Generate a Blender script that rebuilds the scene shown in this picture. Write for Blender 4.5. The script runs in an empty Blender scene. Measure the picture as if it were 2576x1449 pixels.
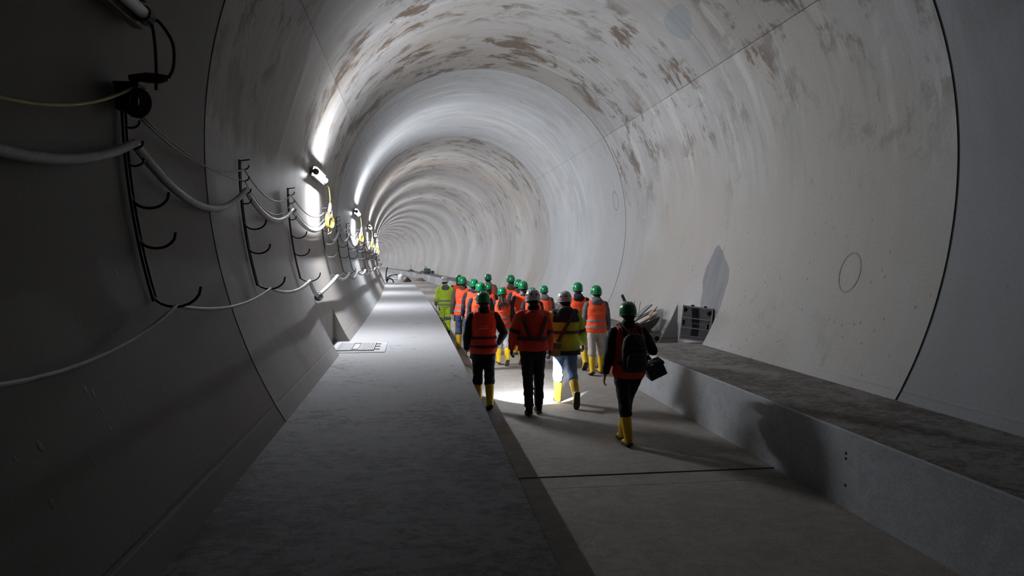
import bpy, bmesh, math, random
from mathutils import Vector, Matrix, noise as mnoise
R = math.radians
rnd = random.Random(7)
sc = bpy.context.scene
COL = sc.collection

# ------------------------------------------------------------------ camera
FPX, YAW, PITCH, ROLL = 1780.0, -7.36854, -2.13963, 0.0
EYE = 2.3
def make_camera():
    y, p = R(-YAW), R(PITCH)
    F = Vector((math.sin(y)*math.cos(p), math.cos(y)*math.cos(p), math.sin(p)))
    X = Vector((math.cos(y), -math.sin(y), 0)); U = X.cross(F)
    cam = bpy.data.cameras.new('camera'); o = bpy.data.objects.new('camera', cam); COL.objects.link(o)
    cam.sensor_fit = 'HORIZONTAL'; cam.sensor_width = 36.0; cam.lens = 36.0*FPX/2576.0
    cam.clip_start = 0.05; cam.clip_end = 600
    m = Matrix.Identity(4)
    for i in range(3):
        m[i][0] = X[i]; m[i][1] = U[i]; m[i][2] = -F[i]
    m.translation = Vector((0, 0, EYE))
    o.matrix_world = m
    sc.camera = o
make_camera()
# ------------------------------------------------------------------ world, exposure, lamp strength
w = bpy.data.worlds.new('world'); sc.world = w; w.use_nodes = True
w.node_tree.nodes['Background'].inputs[0].default_value = (0, 0, 0, 1)
w.node_tree.nodes['Background'].inputs[1].default_value = 0.0
sc.view_settings.view_transform = 'Standard'; sc.view_settings.look = 'None'
sc.view_settings.gamma = 1.0; sc.view_settings.use_curve_mapping = False
sc.view_settings.exposure = 0.0
TUBE_EMIT = 1020.0
TUBE_COLOR = (0.95, 0.975, 1.04)
TORCH_W = 900.0
sc.cycles.max_bounces = 14
sc.cycles.diffuse_bounces = 8
sc.cycles.sample_clamp_indirect = 6.0
sc.cycles.use_denoising = True

# ------------------------------------------------------------------ tunnel geometry (s along, u across, h up)
KAP = 0.000913; CX = 2.0; CH = 0.925+EYE
RT, E2, E3, E4 = 4.2693, 0.04771, -0.01134, -0.00223
HW, HB = 0.69, 0.733            # walkway and bench top
U_WR = 0.733                    # walkway edge
U_BF = 3.93                     # bench front face
def W(s, u, h):
    a = KAP*s; d = u-CX
    return Vector((CX-(1-math.cos(a))/KAP+math.cos(a)*d, math.sin(a)/KAP+math.sin(a)*d, h))
def head(s): return KAP*s
def rad(t): return RT*(1+E2*math.cos(2*t)+E3*math.cos(3*t)+E4*math.cos(4*t))
def prof(thd, inset=0.0):
    t = R(thd); r = rad(t)-inset
    return CX+r*math.sin(t), CH+r*math.cos(t)
def WL(s, thd, inset=0.0):
    u, h = prof(thd, inset); return W(s, u, h)
VARC = 4.2*math.pi/180

# ------------------------------------------------------------------ helpers
def link(o, parent=None):
    COL.objects.link(o)
    if parent is not None: o.parent = parent
    return o
def tag(o, label=None, cat=None, group=None, kind=None):
    if label: o['label'] = label
    if cat: o['category'] = cat
    if group: o['group'] = group
    if kind: o['kind'] = kind
    return o
def empty(name, loc=(0, 0, 0), rz=0.0, **k):
    o = bpy.data.objects.new(name, None); o.empty_display_size = 0.1
    COL.objects.link(o); o.location = loc; o.rotation_euler = (0, 0, rz)
    return tag(o, **k)
class MB:
    """collects vertices and faces of one mesh"""
    def __init__(s): s.v = []; s.f = []; s.uv = {}
    def add(s, vs, fs):
        b = len(s.v); s.v += [tuple(v) for v in vs]; s.f += [tuple(b+i for i in f) for f in fs]; return b
    def box(s, c, d, rot=None, taper=1.0):
        vs = []
        for z in (-1, 1):
            k = taper if z > 0 else 1
            for x, y in ((-1, -1), (1, -1), (1, 1), (-1, 1)):
                v = Vector((x*d[0]/2*k, y*d[1]/2*k, z*d[2]/2))
                if rot is not None: v = rot @ v
                vs.append(v+Vector(c))
        s.add(vs, [(3, 2, 1, 0), (4, 5, 6, 7), (0, 1, 5, 4), (1, 2, 6, 5), (2, 3, 7, 6), (3, 0, 4, 7)]); return s
    def tube(s, pts, rs, n=8, ref=None, caps=True):
        pts = [Vector(p) for p in pts]
        if not isinstance(rs, (list, tuple)): rs = [rs]*len(pts)
        rs = [(r, r) if not isinstance(r, (list, tuple)) else r for r in rs]
        vs = []; prevx = None
        for i, p in enumerate(pts):
            t = (pts[min(i+1, len(pts)-1)]-pts[max(i-1, 0)]).normalized()
            if ref is not None: x = Vector(ref)
            elif prevx is not None: x = prevx
            else: x = Vector((0, 0, 1)) if abs(t.z) < .8 else Vector((0, 1, 0))
            x = (x-t*x.dot(t)); x.normalize(); y = t.cross(x); prevx = x
            for k in range(n):
                a = 2*math.pi*k/n
                vs.append(p+x*(rs[i][0]*math.cos(a))+y*(rs[i][1]*math.sin(a)))
        fs = []
        for i in range(len(pts)-1):
            for k in range(n):
                a, b = i*n+k, i*n+(k+1) % n
                fs.append((a, b, b+n, a+n))
        if caps:
            fs.append(tuple(range(n-1, -1, -1))); m = (len(pts)-1)*n; fs.append(tuple(range(m, m+n)))
        s.add(vs, fs); return s
    def lathe(s, prof_, n=16, c=(0, 0, 0), sx=1.0, sy=1.0, rot=None):
        vs = []
        for r, z in prof_:
            for k in range(n):
                a = 2*math.pi*k/n; v = Vector((r*math.cos(a)*sx, r*math.sin(a)*sy, z))
                if rot is not None: v = rot @ v
                vs.append(v+Vector(c))
        fs = []
        for i in range(len(prof_)-1):
            for k in range(n):
                a, b = i*n+k, i*n+(k+1) % n; fs.append((a, b, b+n, a+n))
        fs.append(tuple(range(n-1, -1, -1))); m = (len(prof_)-1)*n; fs.append(tuple(range(m, m+n)))
        s.add(vs, fs); return s
    def ell(s, c, rx, ry, rz, n=14, m=8, rot=None):
        pr = [(math.sin(math.pi*(i+.001)/m*.998), -math.cos(math.pi*i/m)) for i in range(m+1)]
        vs = []
        for r, z in pr:
            for k in range(n):
                a = 2*math.pi*k/n; v = Vector((r*math.cos(a)*rx, r*math.sin(a)*ry, z*rz))
                if rot is not None: v = rot @ v
                vs.append(v+Vector(c))
        fs = []
        for i in range(m):
            for k in range(n):
                a, b = i*n+k, i*n+(k+1) % n; fs.append((a, b, b+n, a+n))
        fs.append(tuple(range(n-1, -1, -1))); q = m*n; fs.append(tuple(range(q, q+n)))
        s.add(vs, fs); return s
    def mesh(s, name, mat=None, smooth=False, fix=True):
        me = bpy.data.meshes.new(name); me.from_pydata(s.v, [], s.f)
        if fix:
            bm = bmesh.new(); bm.from_mesh(me); bmesh.ops.recalc_face_normals(bm, faces=bm.faces); bm.to_mesh(me); bm.free()
        if mat: me.materials.append(mat)
        if smooth: me.polygons.foreach_set('use_smooth', [True]*len(me.polygons))
        me.update(); return me
    def build(s, name, mat, parent=None, smooth=False, **k):
        o = bpy.data.objects.new(name, s.mesh(name, mat, smooth)); link(o, parent); return tag(o, **k)
def obj(name, me, parent=None, mat=None, **k):
    o = bpy.data.objects.new(name, me); link(o, parent)
    if mat is not None:
        if not me.materials: me.materials.append(mat)
        o.material_slots[0].link = 'OBJECT'; o.material_slots[0].material = mat
    return tag(o, **k)
TMPS = bpy.data.scenes.new('scratch')
def remesh(mb, name, voxel, smooth=4, wrinkle=0.0, seed=0, dec=None):
    me = bpy.data.meshes.new('tmp'); me.from_pydata(mb.v, [], mb.f)
    bm = bmesh.new(); bm.from_mesh(me); bmesh.ops.recalc_face_normals(bm, faces=bm.faces); bm.to_mesh(me); bm.free()
    o = bpy.data.objects.new('tmp', me); TMPS.collection.objects.link(o)
    m = o.modifiers.new('r', 'REMESH'); m.mode = 'VOXEL'; m.voxel_size = voxel
    if smooth:
        q = o.modifiers.new('s', 'SMOOTH'); q.iterations = smooth; q.factor = .5
    if dec:
        d = o.modifiers.new('d', 'DECIMATE'); d.ratio = dec
    vl = TMPS.view_layers[0]; vl.update(); dg = vl.depsgraph
    out = bpy.data.meshes.new_from_object(o.evaluated_get(dg)); out.name = name
    bpy.data.objects.remove(o); bpy.data.meshes.remove(me)
    if wrinkle:
        n = len(out.vertices); co = [0.0]*(3*n); no = [0.0]*(3*n)
        out.vertices.foreach_get('co', co); out.vertices.foreach_get('normal', no)
        for i in range(0, 3*n, 3):
            x, y, z = co[i:i+3]
            d = wrinkle*(mnoise.noise((x*9+seed, y*9, z*16))+.5*mnoise.noise((x*22, y*22+seed, z*34)))
            for e in range(3): co[i+e] += no[i+e]*d
        out.vertices.foreach_set('co', co)
    out.polygons.foreach_set('use_smooth', [True]*len(out.polygons)); out.update()
    return out

# ------------------------------------------------------------------ materials
MATS = {}
def nodes_of(name):
    m = bpy.data.materials.new(name); m.use_nodes = True
    nt = m.node_tree; b = nt.nodes['Principled BSDF']; return m, nt, b
def mat(name, col, rough=.7, metal=0.0, var=.12, scale=8.0, bump=0.0, spec=.4, emit=None):
    if name in MATS: return MATS[name]
    m, nt, b = nodes_of(name)
    b.inputs['Roughness'].default_value = rough; b.inputs['Metallic'].default_value = metal
    b.inputs['Specular IOR Level'].default_value = spec
    tc = nt.nodes.new('ShaderNodeTexCoord'); n = nt.nodes.new('ShaderNodeTexNoise')
    n.inputs['Scale'].default_value = scale; n.inputs['Detail'].default_value = 5
    nt.links.new(tc.outputs['Object'], n.inputs['Vector'])
    r = nt.nodes.new('ShaderNodeValToRGB')
    r.color_ramp.elements[0].position = .3; r.color_ramp.elements[1].position = .7
    r.color_ramp.elements[0].color = (*[c*(1-var) for c in col], 1); r.color_ramp.elements[1].color = (*[min(1, c*(1+var)) for c in col], 1)
    nt.links.new(n.outputs['Fac'], r.inputs['Fac']); nt.links.new(r.outputs['Color'], b.inputs['Base Color'])
    if bump:
        bp = nt.nodes.new('ShaderNodeBump'); bp.inputs['Strength'].default_value = bump; bp.inputs['Distance'].default_value = .01
        nt.links.new(n.outputs['Fac'], bp.inputs['Height']); nt.links.new(bp.outputs['Normal'], b.inputs['Normal'])
    if emit:
        b.inputs['Emission Color'].default_value = (*emit[0], 1); b.inputs['Emission Strength'].default_value = emit[1]
    MATS[name] = m; return m

class NT:
    def __init__(s, nt): s.nt = nt
    def n(s, t, **k):
        x = s.nt.nodes.new(t)
        for a, v in k.items(): setattr(x, a, v)
        return x
    def l(s, a, b): s.nt.links.new(a, b)
    def math(s, op, a, b=None, c=None, clamp=False):
        x = s.n('ShaderNodeMath', operation=op, use_clamp=clamp)
        for i, v in enumerate((a, b, c)):
            if v is None: continue
            if isinstance(v, (int, float)): x.inputs[i].default_value = v
            else: s.l(v, x.inputs[i])
        return x.outputs[0]
    def noise(s, vec, scale=(1, 1, 1), detail=5, rough=.6, off=(0, 0, 0), dist=0.0):
        mp = s.n('ShaderNodeMapping'); mp.inputs['Scale'].default_value = scale; mp.inputs['Location'].default_value = off
        s.l(vec, mp.inputs['Vector'])
        x = s.n('ShaderNodeTexNoise'); x.inputs['Scale'].default_value = 1; x.inputs['Detail'].default_value = detail
        x.inputs['Roughness'].default_value = rough; x.inputs['Distortion'].default_value = dist
        s.l(mp.outputs[0], x.inputs['Vector']); return x.outputs['Fac']
    def ramp(s, f, a, b, lo=0.0, hi=1.0):
        x = s.n('ShaderNodeMapRange', interpolation_type='SMOOTHSTEP')
        x.inputs['From Min'].default_value = a; x.inputs['From Max'].default_value = b
        x.inputs['To Min'].default_value = lo; x.inputs['To Max'].default_value = hi
        s.l(f, x.inputs['Value']); return x.outputs[0]
    def mix(s, f, a, b, mode='MIX'):
        x = s.n('ShaderNodeMix', data_type='RGBA', blend_type=mode)
        for sock, v in ((x.inputs[0], f), (x.inputs[6], a), (x.inputs[7], b)):
            if isinstance(v, (int, float)): sock.default_value = v
            elif isinstance(v, tuple): sock.default_value = (*v, 1)
            else: s.l(v, sock)
        return x.outputs[2]

def lining_mat(name, base, warm, blot=1.0, streak=1.0, pit=1.0, off=0.0, stains=(), pale=1.0):
    """in-situ concrete, u = metres along the tunnel, v = metres round the ring"""
    m, nt, b = nodes_of(name); k = NT(nt)
    uv = k.n('ShaderNodeUVMap').outputs[0]
    sp = k.n('ShaderNodeSeparateXYZ'); k.l(uv, sp.inputs[0]); S, V = sp.outputs[0], sp.outputs[1]
    big = k.noise(uv, (.45, .30, 1), 4, .6, (off, off*2, 0))
    c = k.mix(k.ramp(big, .3, .7), tuple(x*.84 for x in base), tuple(x*1.08 for x in base))
    warmf = k.noise(uv, (.25, .2, 1), 3, .5, (off+9, 3, 0))
    c = k.mix(k.ramp(warmf, .42, .62), c, warm)
    # thin streaks running round the ring
    st = k.noise(uv, (5.5, .45, 1), 6, .65, (off+3, 1, 0))
    stw = k.noise(uv, (2.2, .30, 1), 5, .6, (off+13, 4, 0))
    upper = k.ramp(k.math('ABSOLUTE', V), 6.9, 4.6)
    c = k.mix(k.math('MULTIPLY', k.ramp(st, .50, .72), k.math('MULTIPLY_ADD', upper, .40*streak, .10*streak)), c, tuple(x*.55 for x in warm))
    c = k.mix(k.math('MULTIPLY', k.ramp(stw, .50, .70), k.math('MULTIPLY_ADD', upper, .55*pale, .08)), c, tuple(min(.9, x*1.32) for x in base))
    # brown and grey damp blotches left by the formwork, in the crown
    bl = k.noise(uv, (1.25, .95, 1), 9, .72, (off+21, 7, 0), .4)
    ba = k.noise(uv, (.30, .26, 1), 3, .5, (off+5, 17, 0))
    fine = k.noise(uv, (9, 1.6, 1), 5, .7, (off, 2, 0))
    bm_ = k.math('MULTIPLY', k.ramp(k.math('MULTIPLY_ADD', fine, .25, k.math('MULTIPLY', bl, .85)), .545, .64), k.math('MULTIPLY', upper, k.ramp(ba, .36, .56)))
    c = k.mix(k.math('MULTIPLY', bm_, .78*blot, clamp=True), c, (.090, .066, .046))
    gl = k.noise(uv, (.8, .42, 1), 8, .66, (off+41, 11, 0), .6)
    c = k.mix(k.math('MULTIPLY', k.ramp(gl, .58, .70), .40*blot), c, (.14, .132, .12))
    fl = k.noise(uv, (1.0, .6, 1), 6, .62, (off+71, 31, 0), 1.2)
    c = k.mix(k.math('MULTIPLY', k.ramp(fl, .60, .635), k.math('MULTIPLY', upper, .40)), c, tuple(x*.78 for x in (base[0]*.92, base[1], base[2]*1.06)))
    # blowholes
    vo = k.n('ShaderNodeTexVoronoi', feature='F1'); mp = k.n('ShaderNodeMapping'); mp.inputs['Scale'].default_value = (9, 6, 1)
    k.l(uv, mp.inputs['Vector']); k.l(mp.outputs[0], vo.inputs['Vector']); vo.inputs['Scale'].default_value = 1
    lowr = k.ramp(k.math('ABSOLUTE', V), 5.6, 7.6)
    cl = k.noise(uv, (.9, .9, 1), 3, .5, (off+2, 8, 0))
    sel = k.n('ShaderNodeSeparateXYZ'); k.l(vo.outputs['Color'], sel.inputs[0])
    pits = k.math('MULTIPLY', k.ramp(vo.outputs['Distance'], .17, .10), k.math('GREATER_THAN', sel.outputs[0], .45))
    pits = k.math('MULTIPLY', pits, k.math('MULTIPLY', lowr, k.ramp(cl, .32, .55)))
    c = k.mix(k.math('MULTIPLY', pits, .75*pit), c, (.10, .095, .085))
    # grain
    gr = k.noise(uv, (28, 28, 1), 4, .7)
    c = k.mix(.22, c, k.mix(k.ramp(gr, .3, .7), (.35, .35, .35), (.65, .65, .65)), 'OVERLAY')
    # individual repairs and damp patches: (v0, v1, s at v0, s at v1, half width ramp, colour, amount)
    for (v0, v1, s0, s1, ws, col, amt) in stains:
        t = k.n('ShaderNodeMapRange'); t.inputs['From Min'].default_value = v0; t.inputs['From Max'].default_value = v1
        k.l(V, t.inputs['Value'])
        fc = k.n('ShaderNodeFloatCurve'); cu = fc.mapping.curves[0]
        for i, (a, q) in enumerate(ws):
            if i < 2: cu.points[i if i == 0 else 1].location = (a, q)
            else: cu.points.new(a, q)
        fc.mapping.update(); k.l(t.outputs[0], fc.inputs['Value'])
        cen = k.math('MULTIPLY_ADD', t.outputs[0], s1-s0, s0)
        wn = k.noise(uv, (3.2, 1.4, 1), 7, .7, (s0, 3, 0))
        d = k.math('SUBTRACT', k.math('ABSOLUTE', k.math('SUBTRACT', S, cen)), fc.outputs[0])
        d = k.math('ADD', d, k.math('MULTIPLY', k.math('SUBTRACT', wn, .5), .28))
        t.clamp = False; tn = k.math('ADD', t.outputs[0], k.math('MULTIPLY_ADD', wn, .36, -.18)); inside = k.math('MULTIPLY', k.ramp(tn, -.01, .05), k.ramp(tn, 1.01, .95))
        msk = k.math('MULTIPLY', k.ramp(d, .02, -.03), inside)
        sh = k.noise(uv, (7, .8, 1), 5, .65, (4, s0, 0))
        c = k.mix(k.math('MULTIPLY', msk, k.ramp(sh, .25, .75, amt*.65, amt)), c, col)
    k.l(c, b.inputs['Base Color'])
    b.inputs['Roughness'].default_value = .62; b.inputs['Specular IOR Level'].default_value = .35
    bp = k.n('ShaderNodeBump'); bp.inputs['Strength'].default_value = .25; bp.inputs['Distance'].default_value = .012
    hsum = k.math('SUBTRACT', k.math('MULTIPLY_ADD', gr, .3, k.math('MULTIPLY', bl, .5)), k.math('MULTIPLY', pits, .8))
    k.l(hsum, bp.inputs['Height']); k.l(bp.outputs[0], b.inputs['Normal'])
    return m

def floor_mat(name, base, dark, amt, sc_=(1.2, .55), off=0.0, rough=.8, bump=.5, fade=None):
    """trowelled floor concrete; texture u = metres along, v = metres across"""
    m, nt, b = nodes_of(name); k = NT(nt)
    uv = k.n('ShaderNodeUVMap').outputs[0]
    a = k.noise(uv, (sc_[0]*.7, sc_[1]*.9, 1), 6, .65, (off, 1, 0), .6)
    a2 = k.noise(uv, (sc_[0]*4.2, sc_[1]*2.0, 1), 9, .80, (off+4, 2, 0), 1.1)
    a3 = k.noise(uv, (sc_[0]*13, sc_[1]*9, 1), 6, .8, (off+9, 5, 0), .6)
    mixf = k.math('ADD', k.math('MULTIPLY', a2, .45), k.math('MULTIPLY_ADD', a3, .38, k.math('MULTIPLY', a, .30)))
    if fade:      # dirt mottling thins along the walkway; weaker light is painted into the near base
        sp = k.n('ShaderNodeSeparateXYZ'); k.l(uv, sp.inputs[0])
        mixf = k.math('ADD', mixf, k.ramp(sp.outputs[0], fade[0], fade[1], fade[2], fade[3])); falloff = k.ramp(sp.outputs[0], 4.5, 12.5)
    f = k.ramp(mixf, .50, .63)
    c = k.mix(k.math('MULTIPLY', f, amt), base if not fade else k.mix(falloff, tuple(x*.50 for x in base), base), dark)
    g = k.noise(uv, (45, 45, 1), 4, .7)
    c = k.mix(.35, c, k.mix(k.ramp(g, .3, .7), (.3, .3, .3), (.7, .7, .7)), 'OVERLAY')
    k.l(c, b.inputs['Base Color']); b.inputs['Roughness'].default_value = rough; b.inputs['Specular IOR Level'].default_value = .25
    bp = k.n('ShaderNodeBump'); bp.inputs['Strength'].default_value = bump; bp.inputs['Distance'].default_value = .012
    k.l(k.math('MULTIPLY_ADD', g, .25, mixf), bp.inputs['Height']); k.l(bp.outputs[0], b.inputs['Normal'])
    return m

BASE = (.315, .31, .305); WARM = (.285, .265, .24)
WET = [(98.0*VARC, 118.5*VARC, 13.50, 13.10, ((0, .02), (1, .42), (.22, .36), (.45, .58), (.75, .50)), (.10, .105, .12), .92)]
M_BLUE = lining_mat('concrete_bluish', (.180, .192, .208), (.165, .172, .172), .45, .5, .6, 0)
M_DIM = lining_mat('concrete_dimmed', (.105, .10, .090), (.098, .088, .072), .4, .5, .8, 51)  # near left block: the dimness of the near end is put into its colour
M_WARM = lining_mat('concrete_warm', BASE, WARM, 1.25, 1.0, 1.0, 4, stains=WET+[
    (-84*VARC, -28*VARC, 9.0, 9.6, ((0, 1.2), (1, 1.6), (.3, 2.2), (.7, 2.3)), (.10, .085, .07), .5),
    (35.0*VARC, 44.0*VARC, 12.3, 12.6, ((0, .05), (1, .0), (.2, .48), (.6, .40)), (.25, .275, .30), .6)])
M_PALE = lining_mat('concrete_pale', (.345, .355, .36), (.325, .325, .32), .22, .55, .3, 11.3)
M_BLOT = lining_mat('concrete_blotched', (.32, .31, .295), (.27, .24, .21), 1.15, 1.2, .5, 23.7)
M_CROWN = lining_mat('concrete_crown', (.265, .26, .255), (.24, .222, .20), 1.5, 1.1, 1.0, 4, stains=[
    (35.0*VARC, 44.0*VARC, 12.3, 12.6, ((0, .05), (1, .0), (.2, .48), (.6, .40)), (.16, .185, .205), .75),
    (-84*VARC, -28*VARC, 9.0, 9.6, ((0, 1.2), (1, 1.6), (.3, 2.2), (.7, 2.3)), (.10, .085, .07), .5)])
M_FAR = lining_mat('concrete_far', (.30, .29, .28), (.28, .26, .24), .3, .35, .3, 61, pale=.4)  # distant haze put into the colour: streaks and blotches kept faint
M_MID = lining_mat('concrete_mid', (.31, .295, .285), (.28, .255, .235), .8, .9, .4, 37.1)
M_JOINT = mat('joint_black', (.022, .021, .020), .85)
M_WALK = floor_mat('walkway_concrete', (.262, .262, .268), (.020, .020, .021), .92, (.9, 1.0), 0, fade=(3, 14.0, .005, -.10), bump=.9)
M_FLOOR = floor_mat('slab_concrete', (.30, .275, .25), (.19, .17, .15), .6, (.8, .9), 5, bump=.5)
M_BENCHT = floor_mat('bench_top', (.25, .235, .22), (.085, .075, .065), .85, (.9, 1.3), 9, bump=.7)
M_BENCHF = floor_mat('bench_face', (.34, .355, .37), (.23, .235, .24), .5, (.5, .8), 13, rough=.6, bump=.1)

# ------------------------------------------------------------------ lining
def srange(a, b, step):
    n = max(1, int(math.ceil((b-a)/step))); return [a+(b-a)*i/n for i in range(n+1)]
def uvset(me, uvs):
    l = me.uv_layers.new(name='UVMap')
    for lp in me.loops: l.data[lp.index].uv = uvs[lp.vertex_index]
def lining_block(parent, s0, s1, thA, thB, m, gap=.02, niche=None, groove=None, ends=(True, True)):
    ths = [thA+(thB-thA)*i/int(round((thB-thA)/1.6)) for i in range(int(round((thB-thA)/1.6))+1)]
    if groove:
        ths += [groove-.28, groove-.12, groove+.12, groove+.28]
    ths = sorted(ths)
    a, b = s0+(gap if ends[0] else 0), s1-(gap if ends[1] else 0)
    mb = MB(); uvs = []
    def pt(s, th, clamp, ins):
        i2 = ins-(.0022 if groove and abs(th-groove) < .2 else 0)
        u, h = prof(th, i2)
        if clamp is not None and abs(th) > 95: u = min(u, clamp) if clamp < CX else max(u, clamp)
        return W(s, u, h)
    def row(s, clamp, ins=0.0):
        st = len(mb.v)
        for th in ths:
            mb.v.append(tuple(pt(s, th, clamp, ins))); uvs.append((s, th*VARC))
        return st
    def joinrows(i, j):
        for q in range(len(ths)-1): mb.f.append((i+q, i+q+1, j+q+1, j+q))
    segs = [(a, b, None)]
    if niche: segs = [(a, niche[0], None), (niche[0], niche[1], niche[2]), (niche[1], b, None)]
    first = row(a, None, -.07); last = None
    prev = first
    for si, (p, q, cl) in enumerate(segs):
        for k_, s in enumerate(srange(p, q, 1.4)):
            if k_ == 0 and si > 0 and niche:        # side cheek of the niche
                r_ = row(s, cl); joinrows(prev, r_); prev = r_; continue
            r_ = row(s, cl); joinrows(prev, r_); prev = r_
    r_ = row(b, None, -.07); joinrows(prev, r_)
    me = mb.mesh('lining_block', m, fix=False)
    if thB > 0 or True:
        bm = bmesh.new(); bm.from_mesh(me); bmesh.ops.remove_doubles(bm, verts=[], dist=0); bm.free()
    uvset(me, uvs)
    for p in me.polygons: p.use_smooth = True
    try: me.set_sharp_from_angle(angle=R(6))
    except Exception: pass
    return obj('lining_block', me, parent)
JOINTS = [-6.0, 7.30, 19.81, 30.48]+[30.48+10.95*i for i in range(1, 19)]
wall_left = empty('wall_left', kind='structure'); wall_right = empty('wall_right', kind='structure'); ceiling = empty('ceiling', kind='structure')
SEAML, SEAMR = -54.8, 52.4
for i in range(len(JOINTS)-1):
    s0, s1 = JOINTS[i], JOINTS[i+1]
    m = [M_BLUE, M_WARM, M_PALE, M_BLOT, M_MID, M_WARM][i] if i < 6 else M_FAR
    nl = (12.45, 14.60, -1.655) if i == 1 else None
    nr = (12.72, 14.78, 5.665) if i == 1 else None
    lining_block(wall_left, s0, s1, -130.5, SEAML-.05, M_DIM if i == 0 else m, niche=nl, groove=-124.6)
    lining_block(ceiling, s0, s1, SEAML+.05, SEAMR-.05, M_CROWN if i == 1 else m)
    lining_block(wall_right, s0, s1, SEAMR+.05, 130.0, m, niche=nr, groove=124.9)
    if i:
        mb = MB(); ths = [-131+262*q/130 for q in range(131)]
        for th in ths:
            for s_, ins in ((s0-.05, -.010), (s0+.05, -.010), (s0+.05, -.06), (s0-.05, -.06)): mb.v.append(tuple(WL(s_, th, ins)))
        for q in range(130):
            for e in range(4): mb.f.append((q*4+e, q*4+(e+1) % 4, q*4+4+(e+1) % 4, q*4+4+e))
        mb.build('trim_%d' % i, M_JOINT, None, kind='structure')
# hairline seam backing, one strip each side
for nm, th in (('trim_%d' % (len(JOINTS)-1), SEAML), ('trim_%d' % len(JOINTS), SEAMR)):
    mb = MB(); ss = srange(-6, JOINTS[-1], 3)
    for s in ss:
        for t_, ins in ((th-.4, -.02), (th+.4, -.02), (th+.4, -.05), (th-.4, -.05)): mb.v.append(tuple(WL(s, t_, ins)))
    for q in range(len(ss)-1):
        for e in range(4): mb.f.append((q*4+e, q*4+(e+1) % 4, q*4+4+(e+1) % 4, q*4+4+e))
    mb.build(nm, mat('seam_grey', (.16, .155, .15), .9), None, kind='structure')
# formwork port marks: shallow raised rims left on the wall
M_PORT = mat('port_mark_concrete', (.215, .205, .19), .8); M_PORT2 = mat('port_mark_pale', (.36, .36, .355), .8)
def port_mark(s, th, rs, rv, m):
    mb = MB(); n = 28
    for k in range(n):
        a = 2*math.pi*k/n
        for q, ins in ((1.0, -.003), (1.0, .004), (.90, .004), (.90, -.003)):
            mb.v.append(tuple(WL(s+rs*q*math.cos(a), th+rv*q*math.sin(a)/VARC, ins)))
    for k in range(n):
        for e in range(4): mb.f.append((k*4+e, k*4+(e+1) % 4, (k*4+4) % (4*n)+(e+1) % 4, (k*4+4) % (4*n)+e))
    return mb.build('port_mark', m, wall_right)
port_mark(9.05, 105.4, .24, .30, M_PORT); port_mark(25.25, 83, .30, .42, M_PORT2); port_mark(20.66, 77.5, .26, .30, M_PORT); port_mark(18.15, 81, .24, .42, M_PORT2)

# ------------------------------------------------------------------ floor, walkway, bench
def strip(name, parent, s0, s1, secs, mats, step=2.0, caps=True):
    """extrude an open cross-section [(u,h)...] along s; UV = (s, running width)"""
    mb = MB(); uvs = []; n = len(secs); ss = srange(s0, s1, step)
    run = [0.0]
    for i in range(1, n): run.append(run[-1]+math.hypot(secs[i][0]-secs[i-1][0], secs[i][1]-secs[i-1][1]))
    for s in ss:
        for i, (u, h) in enumerate(secs): mb.v.append(tuple(W(s, u, h))); uvs.append((s, run[i]))
    mi = []
    for q in range(len(ss)-1):
        for i in range(n-1): mb.f.append((q*n+i, q*n+n+i, q*n+n+i+1, q*n+i+1)); mi.append(i)
    if caps:
        mb.f.append(tuple(range(n))); mb.f.append(tuple(range(len(mb.v)-1, len(mb.v)-n-1, -1))); mi += [0, 0]
    me = mb.mesh(name, None, fix=False)
    ml = mats if isinstance(mats, (list, tuple)) else [mats]
    for x in dict.fromkeys(ml): me.materials.append(x)
    um = list(dict.fromkeys(ml))
    for p, i in zip(me.polygons, mi): p.material_index = um.index(ml[i % len(ml)] if len(ml) > 1 else ml[0])
    uvset(me, uvs)
    return obj(name, me, parent)
SEND = JOINTS[-1]-1
floor = empty('floor', kind='structure')
fl = [(-6, 6.98, 0.0), (7.00, 7.35, -.004), (7.37, 19.79, .006), (19.82, 30.46, 0), (30.5, 41.4, 0), (41.45, 74, 0), (74.03, SEND, 0)]
for a, b_, z in fl:
    strip('slab', floor, a, b_, [(.3, -.2), (.3, z), (4.3, z), (4.3, -.2)], M_FLOOR, 2.5)
strip('floor_bed', None, -6, SEND, [(.2, -.30), (.2, -.05), (4.35, -.05), (4.35, -.30)], mat('dark_bed', (.05, .045, .04), .9), 4).__setitem__('kind', 'structure')
wk = strip('walkway', None, -6, SEND, [(-2.1, -.2), (-2.1, HW), (U_WR-.012, HW), (U_WR, HW-.012), (U_WR, -.2)], M_WALK, 1.5)
wk['kind'] = 'structure'
bench = empty('bench', kind='structure')
bsec = [(U_BF, -.2), (U_BF, HB-.015), (U_BF+.015, HB), (6.2, HB), (6.2, -.2)]
bm4 = [M_BENCHF, M_BENCHF, M_BENCHT, M_BENCHT]
for a, b_ in ((-6, 4.005), (4.02, 13.06), (14.85, 25.2), (25.215, 47), (47.015, SEND)):
    strip('bench_segment', bench, a, b_, bsec, bm4, 2.0)
# cable pit between the bench segments: floor, front wall
mb = MB(); mb.v += [tuple(W(s, u, h)) for s, u, h in ((13.0, 3.95, .30), (14.9, 3.95, .30), (14.9, 6.2, .30), (13.0, 6.2, .30), (13.0, 3.95, .05), (14.9, 3.95, .05), (14.9, 6.2, .05), (13.0, 6.2, .05))]
mb.f += [(0, 1, 2, 3), (7, 6, 5, 4), (0, 4, 5, 1), (1, 5, 6, 2), (2, 6, 7, 3), (3, 7, 4, 0)]
mb.build('pit_floor', mat('pit_concrete', (.20, .195, .185), .9), bench)
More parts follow.
